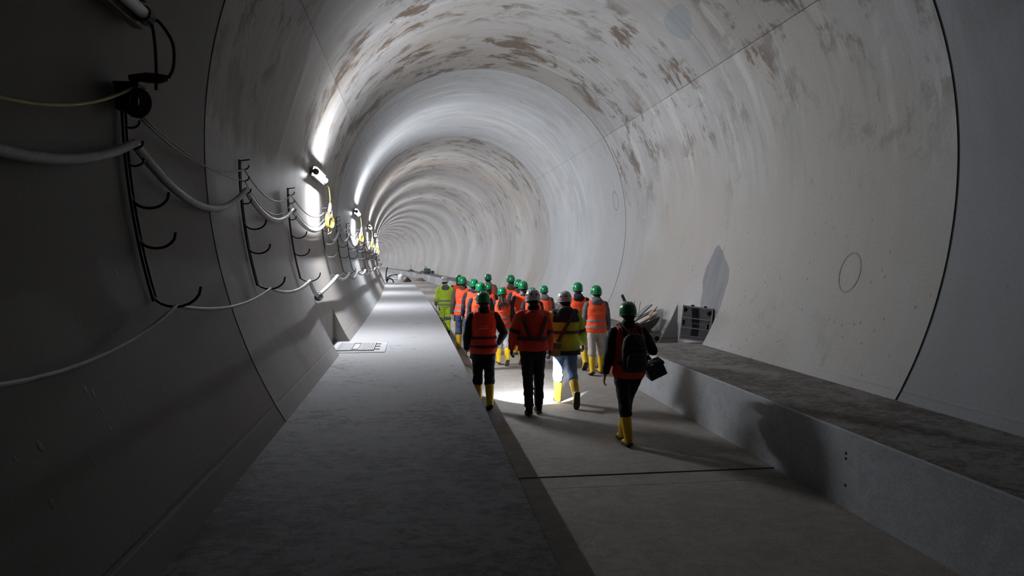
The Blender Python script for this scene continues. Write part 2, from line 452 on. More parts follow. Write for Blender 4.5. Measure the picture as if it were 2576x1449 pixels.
# conduit mouth in the far face of the pit
mb = MB(); c = W(14.84, 5.22, .615)
mb.tube([c+Vector((0, -.012, 0)), c+Vector((0, .004, 0))], [.055, .055], 16)
mb.build('conduit_mouth', mat('hole_black', (.012, .012, .012), .9), bench)
for s_, h_ in ((6.05, .52), (6.05, .47), (6.05, .22)):
    mb = MB(); c = W(s_, U_BF, h_); mb.tube([c+Vector((-.004, 0, 0)), c+Vector((.01, 0, 0))], [.014, .014], 10)
    mb.build('anchor_hole', mat('hole_black', (.012, .012, .012), .9), bench)
# drain cover plate set in the walkway by the niche
dc = empty('drain_cover', W(13.5, -1.05, HW), head(13.5), label='square ribbed metal drain cover set in the walkway beside the niche', cat='drain cover')
M_COVER = mat('cover_metal', (.24, .245, .255), .55, .3); M_CDARK = mat('cover_slot', (.05, .05, .055), .8)
mb = MB(); mb.box((0, 0, .004), (.98, 1.56, .012)); mb.build('frame', mat('frame_concrete', (.30, .30, .305), .8), dc)
mb = MB(); mb.box((-.06, .02, .010), (.70, 1.26, .012)); mb.build('cover_plate', M_CDARK, dc)
mbx = MB().box((0, 0, 0), (.022, 1.16, .014)); ribme = mbx.mesh('rib', M_COVER)
for k_ in range(22):
    x = -.385+k_*.031
    if abs(x+.06) < .055: continue
    r_ = obj('rib', ribme, dc); r_.location = (x, .02, .019)
mb = MB(); mb.box((-.06, .02, .017), (.10, .80, .012)); mb.build('handle_plate', M_COVER, dc)
for yy in (-.40, .02, .42):
    mb = MB(); mb.box((.33, yy, .016), (.10, .03, .012)); mb.build('lug', M_CDARK, dc)

# ------------------------------------------------------------------ lamps
M_HOUS = mat('lamp_housing', (.11, .11, .115), .5); M_CAP = mat('lamp_cap', (.05, .05, .055), .6)
M_TUBE_ON = mat('tube_lit', (.9, .9, .9), .4, emit=(TUBE_COLOR, TUBE_EMIT), var=0)
M_TUBE_OFF = mat('tube_unlit', (.62, .63, .64), .35, var=.03)
M_YELL = mat('yellow_cord', (.36, .28, .05), .5); M_WHITE = mat('cable_white', (.55, .55, .54), .6); M_BLACK = mat('cable_black', (.03, .03, .03), .6)
M_STEEL = mat('rack_steel', (.045, .042, .040), .55, .5)
LTH = -78.3
def frame_at(s, th, ins):
    """local frame on the wall: X = out of the wall into the room, Y = along the tunnel"""
    p = WL(s, th, ins); a = head(s); t = R(th)
    x = Vector((-math.sin(t)*math.cos(a), -math.sin(t)*math.sin(a), -math.cos(t))); y = Vector((-math.sin(a), math.cos(a), 0)); y -= x*x.dot(y); y.normalize(); z = x.cross(y)
    m = Matrix.Identity(4)
    for i in range(3): m[i][0] = x[i]; m[i][1] = y[i]; m[i][2] = z[i]
    m.translation = p; return m
def lamp(s, lit, label, group=None, length=1.45):
    o = empty('tube_lamp', label=label, cat='lamp', group=group); o.matrix_world = frame_at(s, LTH, 0.0)
    L = length/2
    mb = MB(); mb.box((.055, 0, 0), (.02, 2*L+.16, .20)); mb.box((.084, 0, .095), (.062, 2*L+.16, .012)); mb.box((.085, 0, -.095), (.066, 2*L+.16, .012)); mb.box((.02, -L*.6, 0), (.05, .06, .08)); mb.box((.02, L*.6, 0), (.05, .06, .08))  # side lips added to hold the tube's light off the wall and crown
    mb.build('housing', mat('lamp_wood_back', (.16, .11, .06), .7) if not lit else M_HOUS, o)
    mb = MB(); n = 12
    mb.tube([(.128, -L, .0), (.128, L, .0)], [.042, .042], n); mb.build('tube', M_TUBE_ON if lit else M_TUBE_OFF, o, True)
    for y0, y1 in ((-L-.10, -L), (L, L+.10)):
        mb = MB(); mb.tube([(.122, y0, -.002), (.122, y1, -.002)], [.060, .062], 14); mb.build('end_cap', M_CAP, o)
    mb = MB(); mb.tube([(.122, L+.10, 0), (.11, L+.2, -.01), (.10, L+.24, -.02)], [.02, .024, .018], 8); mb.build('plug', mat('plug_dark', (.05, .03, .03), .6), o)
    return o
ords = ['first', 'second', 'third', 'fourth', 'fifth', 'sixth', 'seventh', 'eighth', 'ninth', 'tenth', 'eleventh', 'twelfth']
lamp(4.42, False, 'unlit white tube lamp on a timber back, high on the dark wall', length=1.75)
LS = [14.90+11.0*i for i in range(19)]
for i, s in enumerate(LS):
    if i < 8: lamp(s, True, ords[i]+' lit tube lamp on the wall, counting from the near end')
    else: lamp(s, True, 'tiny lit tube lamp far down the tunnel, past the eighth lit one', 'far tube lamps')

# ------------------------------------------------------------------ cable racks
RS0 = [0.0, 3.28, 6.45]
racks = [1.95]
for k_ in range(8):
    for i, d in enumerate((5.28, 8.56, 11.72)): racks.append(d+10.75*k_ if k_ < 1 else (16.0, 19.15, 22.35)[i]+10.8*(k_-1))
def rail_u(h):      # wall u at height h, lamp side
    lo, hi = -131.0, -60.0
    for _ in range(40):
        mid = (lo+hi)/2
        if prof(mid)[1] > h: hi = mid
        else: lo = mid
    return prof((lo+hi)/2)[0]
HOOKS = [(3.40, .10), (3.27, .10), (3.13, .115), (3.01, .11), (2.78, .25), (2.50, .25), (2.12, .335)]
def rack_meshes():
    """modelled in the local frame of a rack: x = room-ward from the wall at 2.1 m, y = along, z = height"""
    me = {}
    hs = [2.02+1.45*i/10 for i in range(11)]
    u0 = rail_u(2.1)
    def ru(h): return rail_u(h)-u0+.035
    for nm, dy in (('a', -.03), ('b', .03)):
        mb = MB(); mb.tube([(ru(h), dy, h) for h in hs], [(.013, .011)]*11, 6); me['rail_'+nm] = mb.mesh('rail', M_STEEL)
    mb = MB(); mb.tube([(ru(3.46), 0, 3.46), (ru(3.46)+.11, 0, 3.475)], [.008, .008], 6); me['peg'] = mb.mesh('peg', M_STEEL)
    for i, (h, w_) in enumerate(HOOKS):
        r = w_/2; pts = []
        r2 = r*.62 if w_ < .2 else r*.78
        for q in range(11):
            a = math.pi+math.pi*q/10*.97
            pts.append((ru(h)+r+r*math.cos(a), 0, h-.02+r2*math.sin(a)+(.02 if q < 10 else .035)*(q/10)))
        mb = MB(); mb.tube(pts, [.0085 if w_ < .2 else .0105]*len(pts), 6); me['hook%d' % i] = mb.mesh('hook', M_STEEL)
    return me, u0
RM, RU0 = rack_meshes()
for i, s in enumerate(racks):
    if i <= 7: lab = ['near dark cable rack at the frame edge, before the unlit lamp', 'dark cable rack under the unlit lamp with the junction box on top', 'second hook rack along the wall, just past the near wall joint', 'third hook rack along the wall, short of the first lit lamp', 'hook rack under the first lit lamp, with the yellow cord coil', 'hook rack in the shade beyond the first lit lamp', 'first hook rack past the second wall joint', 'hook rack under the second lit lamp'][i]; g = None
    else:
        kk = (i-8) % 3; nl_ = ords[1+(i-8)//3] if kk < 2 else ords[2+(i-8)//3]; g = None
        lab = ['first hook rack past the %s lit lamp', 'second hook rack past the %s lit lamp', 'hook rack under the %s lit lamp'][kk] % nl_
    o = empty('cable_rack', W(s, RU0, 0), head(s), label=lab, cat='cable rack', group=g)
    for q, me in RM.items():
        obj('rail' if q.startswith('rail') else ('peg' if q == 'peg' else 'hook'), me, o)
def hookpt(s, i, dz=0.0, du=0.0):
    h, w_ = HOOKS[i]; r2 = w_/2*(.62 if w_ < .2 else .78)
    return Vector((s, rail_u(h)+.035+w_/2+du, h-.02-r2+dz))
def sag_cable(name, nodes, r, m, sags, label, cat='cable', group=None, n=12, extra=None):
    pts = []
    for i in range(len(nodes)-1):
        a, b = nodes[i], nodes[i+1]; sg = sags[i % len(sags)]; rl = r if not callable(r) else r(0)
        for q in range(n):
            t = q/n; v = a.lerp(b, t); v = Vector((v.x, v.y, v.z-sg*4*t*(1-t))); pts.append(v)
    pts.append(nodes[-1])
    wp = []
    for v in pts:
        mx = rail_u(v.z)+.02+(r(v.x) if callable(r) else r)
        wp.append(W(v.x, max(v.y, mx), v.z))
    mb = MB(); mb.tube(wp, [(r(v.x) if callable(r) else r) for v in pts], 8)
    return mb.build(name, m, None, True, label=label, cat=cat, group=group)
M_COND = mat('conduit_grey', (.42, .41, .40), .6, bump=.3, scale=30); M_THIN = mat('thin_cable', (.33, .32, .31), .6)
sag_cable('conduit', [hookpt(s, 2, .04+.01) for s in racks], .033, M_COND, [.30, .32, .25, .24, .33, .25], 'thick grey conduit sagging between the upper hooks of every rack')
sag_cable('cable', [hookpt(s, 0, .014) for s in racks[1:]], .0105, M_THIN, [.17, .22, .20, .24], 'thin pale cable strung along the topmost hooks of the racks')
sag_cable('cable', [Vector((5.32, rail_u(3.33)+.10, 3.36))]+[hookpt(s, 1, .012) for s in racks[2:]], .007, M_THIN, [.10, .28, .26, .18], 'thinnest cable running just below the pale one from the junction box', n=12)
low = []; lsag = []
for i, s in enumerate(racks):
    low.append(hookpt(s, 6, .016))
    lsag.append([.21, .10, .10, .04, .12, .16, .12][i % 7])
    if i == 3: low.append(Vector((12.78, rail_u(1.70)+.07, 1.70))); lsag.append(.02)
sag_cable('cable', low, lambda x: .014+.020*min(1, max(0, (x-8.5)/4)), mat('cable_pale', (.48, .47, .46), .6), lsag, 'pale lowest cable looping through the big bottom hooks of the racks')
# disc weight hung on the lowest cable
o = empty('cable_weight', W(12.78, rail_u(1.70)+.10, 1.685), head(12.78)+.5, label='round metal fitting hanging on the lowest cable above the niche', cat='fitting')
rx = Matrix.Rotation(R(90), 3, 'X')
mb = MB(); mb.lathe([(.02, -.06), (.055, -.055), (.06, -.02), (.06, .02), (.04, .04)], 16, (0, 0, 0), rot=rx); mb.build('body', mat('fitting_metal', (.30, .30, .29), .4, .6), o, True)
mb = MB(); mb.lathe([(.075, -.01), (.08, 0), (.075, .012)], 18, (0, .045, 0), rot=rx); mb.build('flange', mat('fitting_dark', (.06, .06, .06), .5, .4), o)
# yellow earth cable from the frame edge to the junction box
sag_cable('cable', [Vector((1.95, rail_u(3.3)+.06, 3.30)), Vector((5.25, rail_u(3.5)+.14, 3.52))], .011, mat('yellow_green', (.42, .36, .07), .5), [.34], 'yellow cable sagging from the frame edge to the junction box', n=20)
# junction box on the near rack
fm = Matrix.Translation(W(5.22, rail_u(3.42)+.10, 3.42)) @ Matrix.Rotation(head(5.22), 4, 'Z')
jb = empty('junction_box', label='dark junction box with coiled leads and red plugs on the near rack', cat='junction box'); jb.matrix_world = fm
M_JB = mat('box_dark', (.035, .022, .020), .6); M_RED = mat('plug_red', (.20, .03, .03), .5)
mb = MB(); mb.box((0, 0, 0), (.15, .13, .17)); mb.box((0, 0, .09), (.165, .145, .02)); mb.build('box', M_JB, jb)
mb = MB()
for k_ in range(5):
    pts = [(.075+(.085-.011*k_)*math.cos(a), -.075-.012*k_, -.045+(.095-.010*k_)*math.sin(a)) for a in [2*math.pi*q/16 for q in range(17)]]
    mb.tube(pts, [.0105]*17, 6)
mb.build('coil', mat('coil_dark', (.055, .032, .026), .6), jb, True)
mb = MB(); mb.tube([(.02, -.06, .125), (.10, -.06, .13), (.13, -.06, .13), (.22, -.06, .125), (.27, -.06, .13)], [.022, .030, .036, .034, .022], 12); mb.build('plug', M_RED, jb, True)
def smooth_path(P_, n=24):
    P_ = [Vector(p) for p in P_]; Q = [P_[0]*2-P_[1]]+P_+[P_[-1]*2-P_[-2]]; out = []
    for i in range(1, len(Q)-2):
        for q in range(n//(len(P_)-1)):
            t = q/(n//(len(P_)-1)); a_, b_, c_, d_ = Q[i-1], Q[i], Q[i+1], Q[i+2]
            out.append(.5*((2*b_)+(c_-a_)*t+(2*a_-5*b_+4*c_-d_)*t*t+(3*b_-a_-3*c_+d_)*t**3))
    return out+[P_[-1]]
for pp in ([(.27, -.06, .13), (.30, -.04, .22), (.27, .04, .40), (.14, .18, .58), (.06, .26, .62)], [(.19, -.06, .05), (.19, -.05, .16), (.17, 0, .34), (.10, .16, .54), (.05, .26, .62)]):
    pp = smooth_path(pp); mb = MB(); mb.tube(pp, [.0115]*len(pp), 8); mb.build('lead', M_BLACK, jb, True)
# extension cord bundles hanging from the far end of each lit lamp
def cord_set(s, label, group=None):
    o = empty('extension_cord', label=label, cat='cord', group=group)
    base = Vector((s+1.05, -1.86, 4.00)); p = lambda ds, du, h: W(s+ds, du, h)
    mb = MB(); mb.tube([p(1.06, -1.92, 4.02), p(1.10, -1.86, 3.90), p(1.10, -1.84, 3.70), p(1.10, -1.84, 3.55)], [.011]*4, 6); mb.build('lead', M_YELL, o, True)
    mb = MB(); mb.tube([p(1.10, -1.84, 3.58), p(1.08, -1.84, 3.50), p(1.04, -1.85, 3.40), p(1.02, -1.86, 3.36)], [.02, .034, .036, .024], 10); mb.build('plug', mat('plug_white', (.62, .55, .56), .5), o, True)
    mb = MB(); mb.tube([p(1.12, -1.82, 3.42), p(1.13, -1.82, 3.30), p(1.12, -1.82, 3.14)], [.018, .03, .026], 10); mb.build('plug', mat('plug_pink', (.45, .25, .27), .5), o, True)
    mb = MB()
    for k_ in range(5):
        c0 = p(1.0+.012*k_, -1.87+.015*k_, 3.20-.012*k_); pts = []
        for q in range(15):
            a = 2*math.pi*q/14; pts.append(c0+Vector((.05*math.cos(a), .10*math.cos(a), (.17-.012*k_)*math.sin(a))))
        mb.tube(pts, [.0095]*15, 6)
    mb.tube([p(1.0, -1.88, 3.1), p(.99, -1.87, 2.98), p(1.02, -1.86, 2.9)], [.01]*3, 6)
    mb.build('coil', M_YELL, o, True)
    mb = MB(); mb.tube([p(1.12, -1.82, 3.18), p(1.14, -1.80, 3.05), p(1.10, -1.83, 2.93), p(1.0, -1.88, 2.9)], [.012]*4, 6); mb.build('lead', M_WHITE, o, True)
for i, s in enumerate(LS[:6]):
    cord_set(s, ['yellow cord coil and plugs hanging below the first lit lamp', 'yellow cord coil and plugs hanging below the second lit lamp'][i] if i < 2 else 'tiny yellow cord coil below the %s lit lamp' % ords[i])
# ------------------------------------------------------------------ people
SKIN = mat('skin', (.50, .30, .21), .6, var=.05)
ORANGE = mat('hivis_orange', (1.0, .105, .030), .75, var=.06, scale=14); ORANGE2 = mat('hivis_red_orange', (.78, .055, .022), .75, var=.06, scale=14)
LIME = mat('hivis_lime', (.50, .70, .04), .75, var=.08, scale=12); YELLOW = mat('hivis_yellow', (.62, .58, .03), .75, var=.10, scale=10)
TAPE = mat('reflective_tape', (.23, .22, .215), .5, var=.08); TAPEDARK = mat('tape_brown', (.045, .034, .030), .6, var=.08)
GREEN = mat('helmet_green', (.003, .19, .065), .22, var=.05, scale=4, spec=.6); WHITEH = mat('helmet_white', (.55, .55, .56), .30, var=.05, scale=6, spec=.5)
BOOT = mat('boot_yellow', (.72, .46, .015), .45, var=.10, scale=10); SOLE = mat('boot_sole', (.05, .045, .035), .8)
NAVY = mat('cloth_navy', (.020, .024, .036), .85, var=.2); BLACKC = mat('cloth_black', (.012, .013, .016), .85, var=.2); GREYC = mat('cloth_grey', (.115, .12, .13), .85, var=.15)
BROWNC = mat('cloth_brown', (.07, .045, .035), .85, var=.15); JEANS = mat('jeans_blue', (.055, .095, .19), .85, var=.2, scale=12); JEANSL = mat('jeans_light', (.16, .26, .42), .85, var=.25, scale=9)
BEIGE = mat('trousers_beige', (.44, .39, .34), .85, var=.12); GREYL = mat('trousers_grey', (.30, .30, .30), .85, var=.12); HAIR = mat('hair_brown', (.06, .032, .022), .6, var=.3, scale=40)
PRINT = mat('print_pale', (.80, .38, .28), .7, var=.1); KHAKI = mat('khaki', (.23, .18, .07), .85, var=.2)

HIPZ, HIPX, TH, SH, ANK = .91, .092, .42, .415, .075
def ry(p, c, a):      # rotate about X axis through c, positive = forward swing of something hanging down
    y, z = p[1]-c[1], p[2]-c[2]; ca, sa = math.cos(a), math.sin(a)
    return Vector((p[0], c[1]+y*ca-z*sa, c[2]+y*sa+z*ca))
class Pose:
    """joint positions; angles in degrees. leg = (thigh forward, knee flex, foot pitch), arm = (swing forward, out, elbow flex, inward)"""
    def __init__(s, legL=(8, 6, 0), legR=(-8, 12, 0), armL=(-6, 9, 18, 0), armR=(8, 9, 22, 0), lean=3, yaw=0, nod=0):
        s.lean = math.tan(R(lean)); s.yaw = R(yaw); s.nod = R(nod); s.j = {}
        low = []
        for sd, lg in ((-1, legL), (1, legR)):
            a, k, f = lg[:3]; ad = R(lg[3] if len(lg) > 3 else .8)
            hip = Vector((sd*HIPX, 0, HIPZ)); d1 = Vector((-sd*math.sin(ad), math.sin(R(a)), -math.cos(R(a)))); d2 = Vector((-sd*math.sin(ad), math.sin(R(a-k)), -math.cos(R(a-k))))
            kn = hip+d1*TH; an = kn+d2*SH; fp = R(a-k+f)
            s.j[sd] = [hip, kn, an, fp]
            hl = an+Vector((0, -.06*math.cos(fp)+ANK*math.sin(fp), -.06*math.sin(fp)-ANK*math.cos(fp)))
            tl = an+Vector((0, .19*math.cos(fp)+ANK*math.sin(fp), .19*math.sin(fp)-ANK*math.cos(fp)))
            low += [hl.z, tl.z]
        s.dz = -min(low)
        for sd in (-1, 1):
            for i in range(3): s.j[sd][i].z += s.dz
        s.arm = {}
        for sd, (a, o, e, inn) in ((-1, armL), (1, armR)):
            sh = s.up(Vector((sd*.190, 0, 1.40)))
            def dr(sw, out): return Vector((sd*math.sin(R(out)), math.sin(R(sw))*math.cos(R(out)), -math.cos(R(sw))*math.cos(R(out))))
            el = sh+dr(a, o)*.29; d = dr(a+e, o-inn); wr = el+d*.255
            s.arm[sd] = [sh, el, wr, d]
    def up(s, p):
        q = Vector(p); q.z += s.dz
        if p[2] > HIPZ: q.y += s.lean*(p[2]-HIPZ)
        return q
TORSO = [(.84, .150, .108, 0), (.92, .172, .122, -.005), (1.02, .160, .112, 0), (1.12, .152, .106, .005), (1.24, .168, .116, .005), (1.34, .180, .120, 0), (1.40, .170, .108, -.005), (1.445, .128, .086, -.008), (1.475, .075, .066, -.005)]
def torso_at(z):
    for a, b in zip(TORSO, TORSO[1:]):
        if a[0] <= z <= b[0]:
            t = (z-a[0])/(b[0]-a[0]); t2 = t*t*(3-2*t); return [a[i]+(b[i]-a[i])*(t2 if i else t) for i in range(4)]
    return list(TORSO[0] if z < TORSO[0][0] else TORSO[-1])
def torso_loft(mb, P, z0, z1, infl, n=20, flare=0.0, steps=12, shoulder=0.0):
    pts = []; rr = []
    for i in range(steps+1):
        z = z0+(z1-z0)*i/steps; _, a, b, y = torso_at(z)
        sh = shoulder*max(0, 1-abs(z-1.38)/.10)
        fl = flare*max(0, (1.12-z))/.25
        pts.append(P.up(Vector((0, y, z)))); rr.append((a+infl+fl+sh, b+infl+fl*.6))
    mb.tube(pts, rr, n, ref=(1, 0, 0))
def surf(P, z, phi, infl):
    """point on the torso: phi = 0 is the middle of the back, positive towards +x"""
    _, a, b, y = torso_at(z)
    return P.up(Vector(((a+infl)*math.sin(phi), y-(b+infl)*math.cos(phi), z)))
def ribbon(mb, P, path, width, infl, th=.006):
    """thin tape lying on the torso along [(z, phi)...]"""
    n = len(path); c = [surf(P, z, f, infl) for z, f in path]
    vs = []
    for i in range(n):
        t = (c[min(i+1, n-1)]-c[max(i-1, 0)]).normalized(); z, f = path[i]
        nrm = Vector((math.sin(f), -math.cos(f), 0)); sd = t.cross(nrm).normalized()
        for a, b in ((-1, 0), (1, 0), (1, 1), (-1, 1)): vs.append(c[i]+sd*(a*width/2)+nrm*(b*th-.004))
    fs = [(3, 2, 1, 0), (4*n-4, 4*n-3, 4*n-2, 4*n-1)]
    for i in range(n-1):
        for e in range(4): fs.append((4*i+e, 4*i+(e+1) % 4, 4*i+4+(e+1) % 4, 4*i+4+e))
    mb.add(vs, fs)
def band(P, z, infl, h=.05, tilt=0.0, flare=0.0):
    mb = MB(); n = 28; vs = []
    for zz, q in ((z, -.004), (z+h, -.004), (z+h, .005), (z, .005)):
        for k in range(n):
            a = 2*math.pi*k/n; p = surf(P, min(zz, 1.47), a, infl+q+flare*max(0, 1.12-zz)/.25*.8); vs.append(p)
    fs = []
    for r_ in range(4):
        for k in range(n): fs.append((r_*n+k, r_*n+(k+1) % n, ((r_+1) % 4)*n+(k+1) % n, ((r_+1) % 4)*n+k))
    mb.add(vs, fs); return mb
def hand(mb, P, sd, curl=25):
    sh, el, wr, d = P.arm[sd]
    d = d.normalized(); side = Vector((sd*1.0, 0, 0)); side = (side-d*side.dot(d)).normalized(); fw = d.cross(side)*-sd
    if fw.y < 0: fw = -fw
    # palm: flat block, thickness along side, width along fw
    c0 = wr+d*.005; c1 = wr+d*.085
    mb.tube([wr-d*.03, c0, wr+d*.045, c1], [(.020, .026), (.019, .030), (.016, .040), (.012, .038)], 10, ref=side)
    for i, (off, ln) in enumerate(((.030, .070), (.010, .080), (-.010, .074), (-.029, .058))):
        b = wr+d*.08+fw*off; pts = [b-d*.02]; cur = b; dd = d.copy()
        for sg in (.45, .33, .24):
            dd = (Matrix.Rotation(R(curl)*sd, 3, fw) @ dd).normalized(); cur = cur+dd*ln*sg; pts.append(cur)
        pts = [pts[0], b]+pts[1:]
        mb.tube(pts, [.0095, .0095, .009, .0085, .007], 8)
    t0 = wr+d*.025+fw*.028; t1 = t0+(fw*.75+d*.55-side*.25).normalized()*.04; t2 = t1+(fw*.25+d*.95-side*.3).normalized()*.032
    mb.tube([t0-fw*.015, t0, t1, t2], [.013, .0125, .011, .008], 8)
def headparts(mb, P):
    rot = Matrix.Rotation(P.yaw, 3, 'Z') @ Matrix.Rotation(P.nod, 3, 'X'); c = P.up(Vector((0, .005, 1.60)))
    tr = lambda v: c+rot @ Vector(v)
    mb.tube([P.up(Vector((0, -.005, 1.42))), P.up(Vector((0, -.002, 1.50))), c+Vector((0, 0, -.03))], [(.075, .07), (.058, .060), (.058, .06)], 14, ref=(1, 0, 0))
    # skull and face in one profile, then nose, brow, ears, lips
    mb.ell(tr((0, -.012, .045)), .076, .095, .098, 18, 12, rot)
    mb.ell(tr((0, .022, -.020)), .060, .070, .092, 16, 10, rot)
    mb.tube([tr((0, .085, .035)), tr((0, .100, .012)), tr((0, .112, -.008)), tr((0, .088, -.020))], [.010, .012, .016, .010], 8)
    for sx in (-1, 1):
        mb.ell(tr((sx*.032, .078, .034)), .020, .012, .010, 8, 6, rot)
        mb.ell(tr((sx*.078, -.010, .008)), .010, .020, .034, 10, 8, rot)
    mb.tube([tr((-.026, .080, -.048)), tr((0, .090, -.047)), tr((.026, .080, -.048))], [.006, .010, .006], 8)
    return tr, rot
def body_mesh(P):
    mb = MB(); torso_loft(mb, P, .84, 1.475, 0)
    for sd in (-1, 1):
        hip, kn, an, fp = P.j[sd]
        mb.tube([hip+Vector((0, 0, .05)), hip-Vector((0, 0, .05)), hip.lerp(kn, .6), kn, kn.lerp(an, .3), kn.lerp(an, .7), an], [.085, .088, .068, .056, .058, .044, .038], 14, ref=(1, 0, 0))
        f = Vector((0, math.cos(fp), math.sin(fp))); u = Vector((0, -math.sin(fp), math.cos(fp)))
        mb.tube([an-u*.035-f*.05, an-u*.04+f*.03, an-u*.05+f*.12, an-u*.055+f*.18], [(.034, .036), (.040, .036), (.044, .026), (.034, .016)], 12, ref=(1, 0, 0))
        sh, el, wr, d = P.arm[sd]
        mb.tube([sh+Vector((-sd*.05, 0, .01)), sh, sh.lerp(el, .5), el, el.lerp(wr, .35), wr], [.055, .058, .048, .042, .042, .028], 14)
        hand(mb, P, sd)
    headparts(mb, P)
    return remesh(mb, 'body', .0095, 2)
def jacket_mesh(P, infl=.026, hem=.86, sleeve=1.0, seed=0, puff=1.0, hood=False, wr_amt=.007, collar=True):
    mb = MB(); torso_loft(mb, P, hem, 1.47, infl, flare=.02)
    if collar: mb.tube([P.up(Vector((0, -.01, 1.42))), P.up(Vector((0, -.012, 1.555)))], [(.105, .095), (.080, .080)], 18, ref=(1, 0, 0))
    for sd in (-1, 1):
        sh, el, wr, d = P.arm[sd]; w2 = wr-d*.01
        mb.tube([sh+Vector((-sd*.09, 0, .015)), sh+Vector((-sd*.01, 0, 0)), sh.lerp(el, .35), sh.lerp(el, .75), el, el.lerp(w2, .4), w2], [.07*puff, .080*puff, .075*puff, .066*puff, .066*puff, .060*puff, .046*puff], 14)
    if hood:
        mb.ell(P.up(Vector((0, -.115, 1.455))), .125, .075, .075, 14, 8)
        mb.ell(P.up(Vector((0, -.06, 1.50))), .105, .085, .06, 14, 8)
    return remesh(mb, 'jacket', .0135, 5, wr_amt, seed)
def trouser_mesh(P, cuff=.36, seed=0, loose=1.0, full=False):
    mb = MB(); torso_loft(mb, P, .80, 1.0, .022)
    for sd in (-1, 1):
        hip, kn, an, fp = P.j[sd]; e = kn.lerp(an, .93) if full else kn.lerp(an, cuff)
        q = .072 if full else .083
        mb.tube([hip+Vector((0, -.005, .06)), hip-Vector((0, .005, .04)), hip.lerp(kn, .5), kn.lerp(hip, .08), kn.lerp(e, .55), e], [(.100, .115), (.106*loose, .120*loose), (.090*loose, .102*loose), (.078*loose, .086*loose), (q*loose, q*1.08*loose), (q*.93*loose, q*loose)], 16, ref=(1, 0, 0))
    return remesh(mb, 'trousers', .0135, 4, .010, seed)
def boot_mesh(P, sd, high=True):
    mb = MB(); hip, kn, an, fp = P.j[sd]
    f = Vector((0, math.cos(fp), math.sin(fp))); u = Vector((0, -math.sin(fp), math.cos(fp)))
    top = kn.lerp(an, .24 if high else .82)
    mb.tube([top, kn.lerp(an, .6) if high else top.lerp(an, .4), an+u*.03, an-u*.02], [(.070, .076) if high else (.052, .056), (.066, .072) if high else (.05, .055), (.054, .062), (.050, .060)], 16, ref=(1, 0, 0))
    mb.tube([an-u*.030-f*.055, an-u*.028, an-u*.032+f*.07, an-u*.042+f*.14, an-u*.048+f*.195], [(.036, .040), (.050, .046), (.053, .040), (.054, .030), (.036, .020)], 14, ref=(1, 0, 0))
    return remesh(mb, 'boot', .011, 3)
def sole_mesh(P, sd):
    mb = MB(); hip, kn, an, fp = P.j[sd]
    f = Vector((0, math.cos(fp), math.sin(fp))); u = Vector((0, -math.sin(fp), math.cos(fp)))
    pr = [(-.085, .030), (-.06, .042), (0, .042), (.06, .048), (.13, .052), (.18, .042), (.21, .020)]
    vs = []
    for lv in (-ANK, -ANK+.022):
        for y, h in pr: vs += [an+u*lv+f*y+Vector((-h, 0, 0)), an+u*lv+f*y+Vector((h, 0, 0))]
    n = len(pr)*2; fs = []
    for i in range(len(pr)-1):
        a = 2*i; fs += [(a, a+2, a+3, a+1), (n+a, n+a+1, n+a+3, n+a+2), (a, n+a, n+a+2, a+2), (a+1, a+3, n+a+3, n+a+1)]
    fs += [(0, 1, n+1, n), (n-2, 2*n-2, 2*n-1, n-1)]
    mb.add(vs, fs); return mb.mesh('sole', None)
def vest_mesh(P, infl=.042, hem=.84, seed=0):
    mb = MB(); torso_loft(mb, P, hem, 1.455, infl, flare=.012, n=24, shoulder=-.012, steps=16)
    for sd in (-1, 1):
        mb.tube([P.up(Vector((sd*.06, -.01, 1.475))), P.up(Vector((sd*.15, -.005, 1.435)))], [(.105, .035), (.100, .040)], 14, ref=(0, 1, 0))
    return remesh(mb, 'vest', .0135, 5, .006, seed)
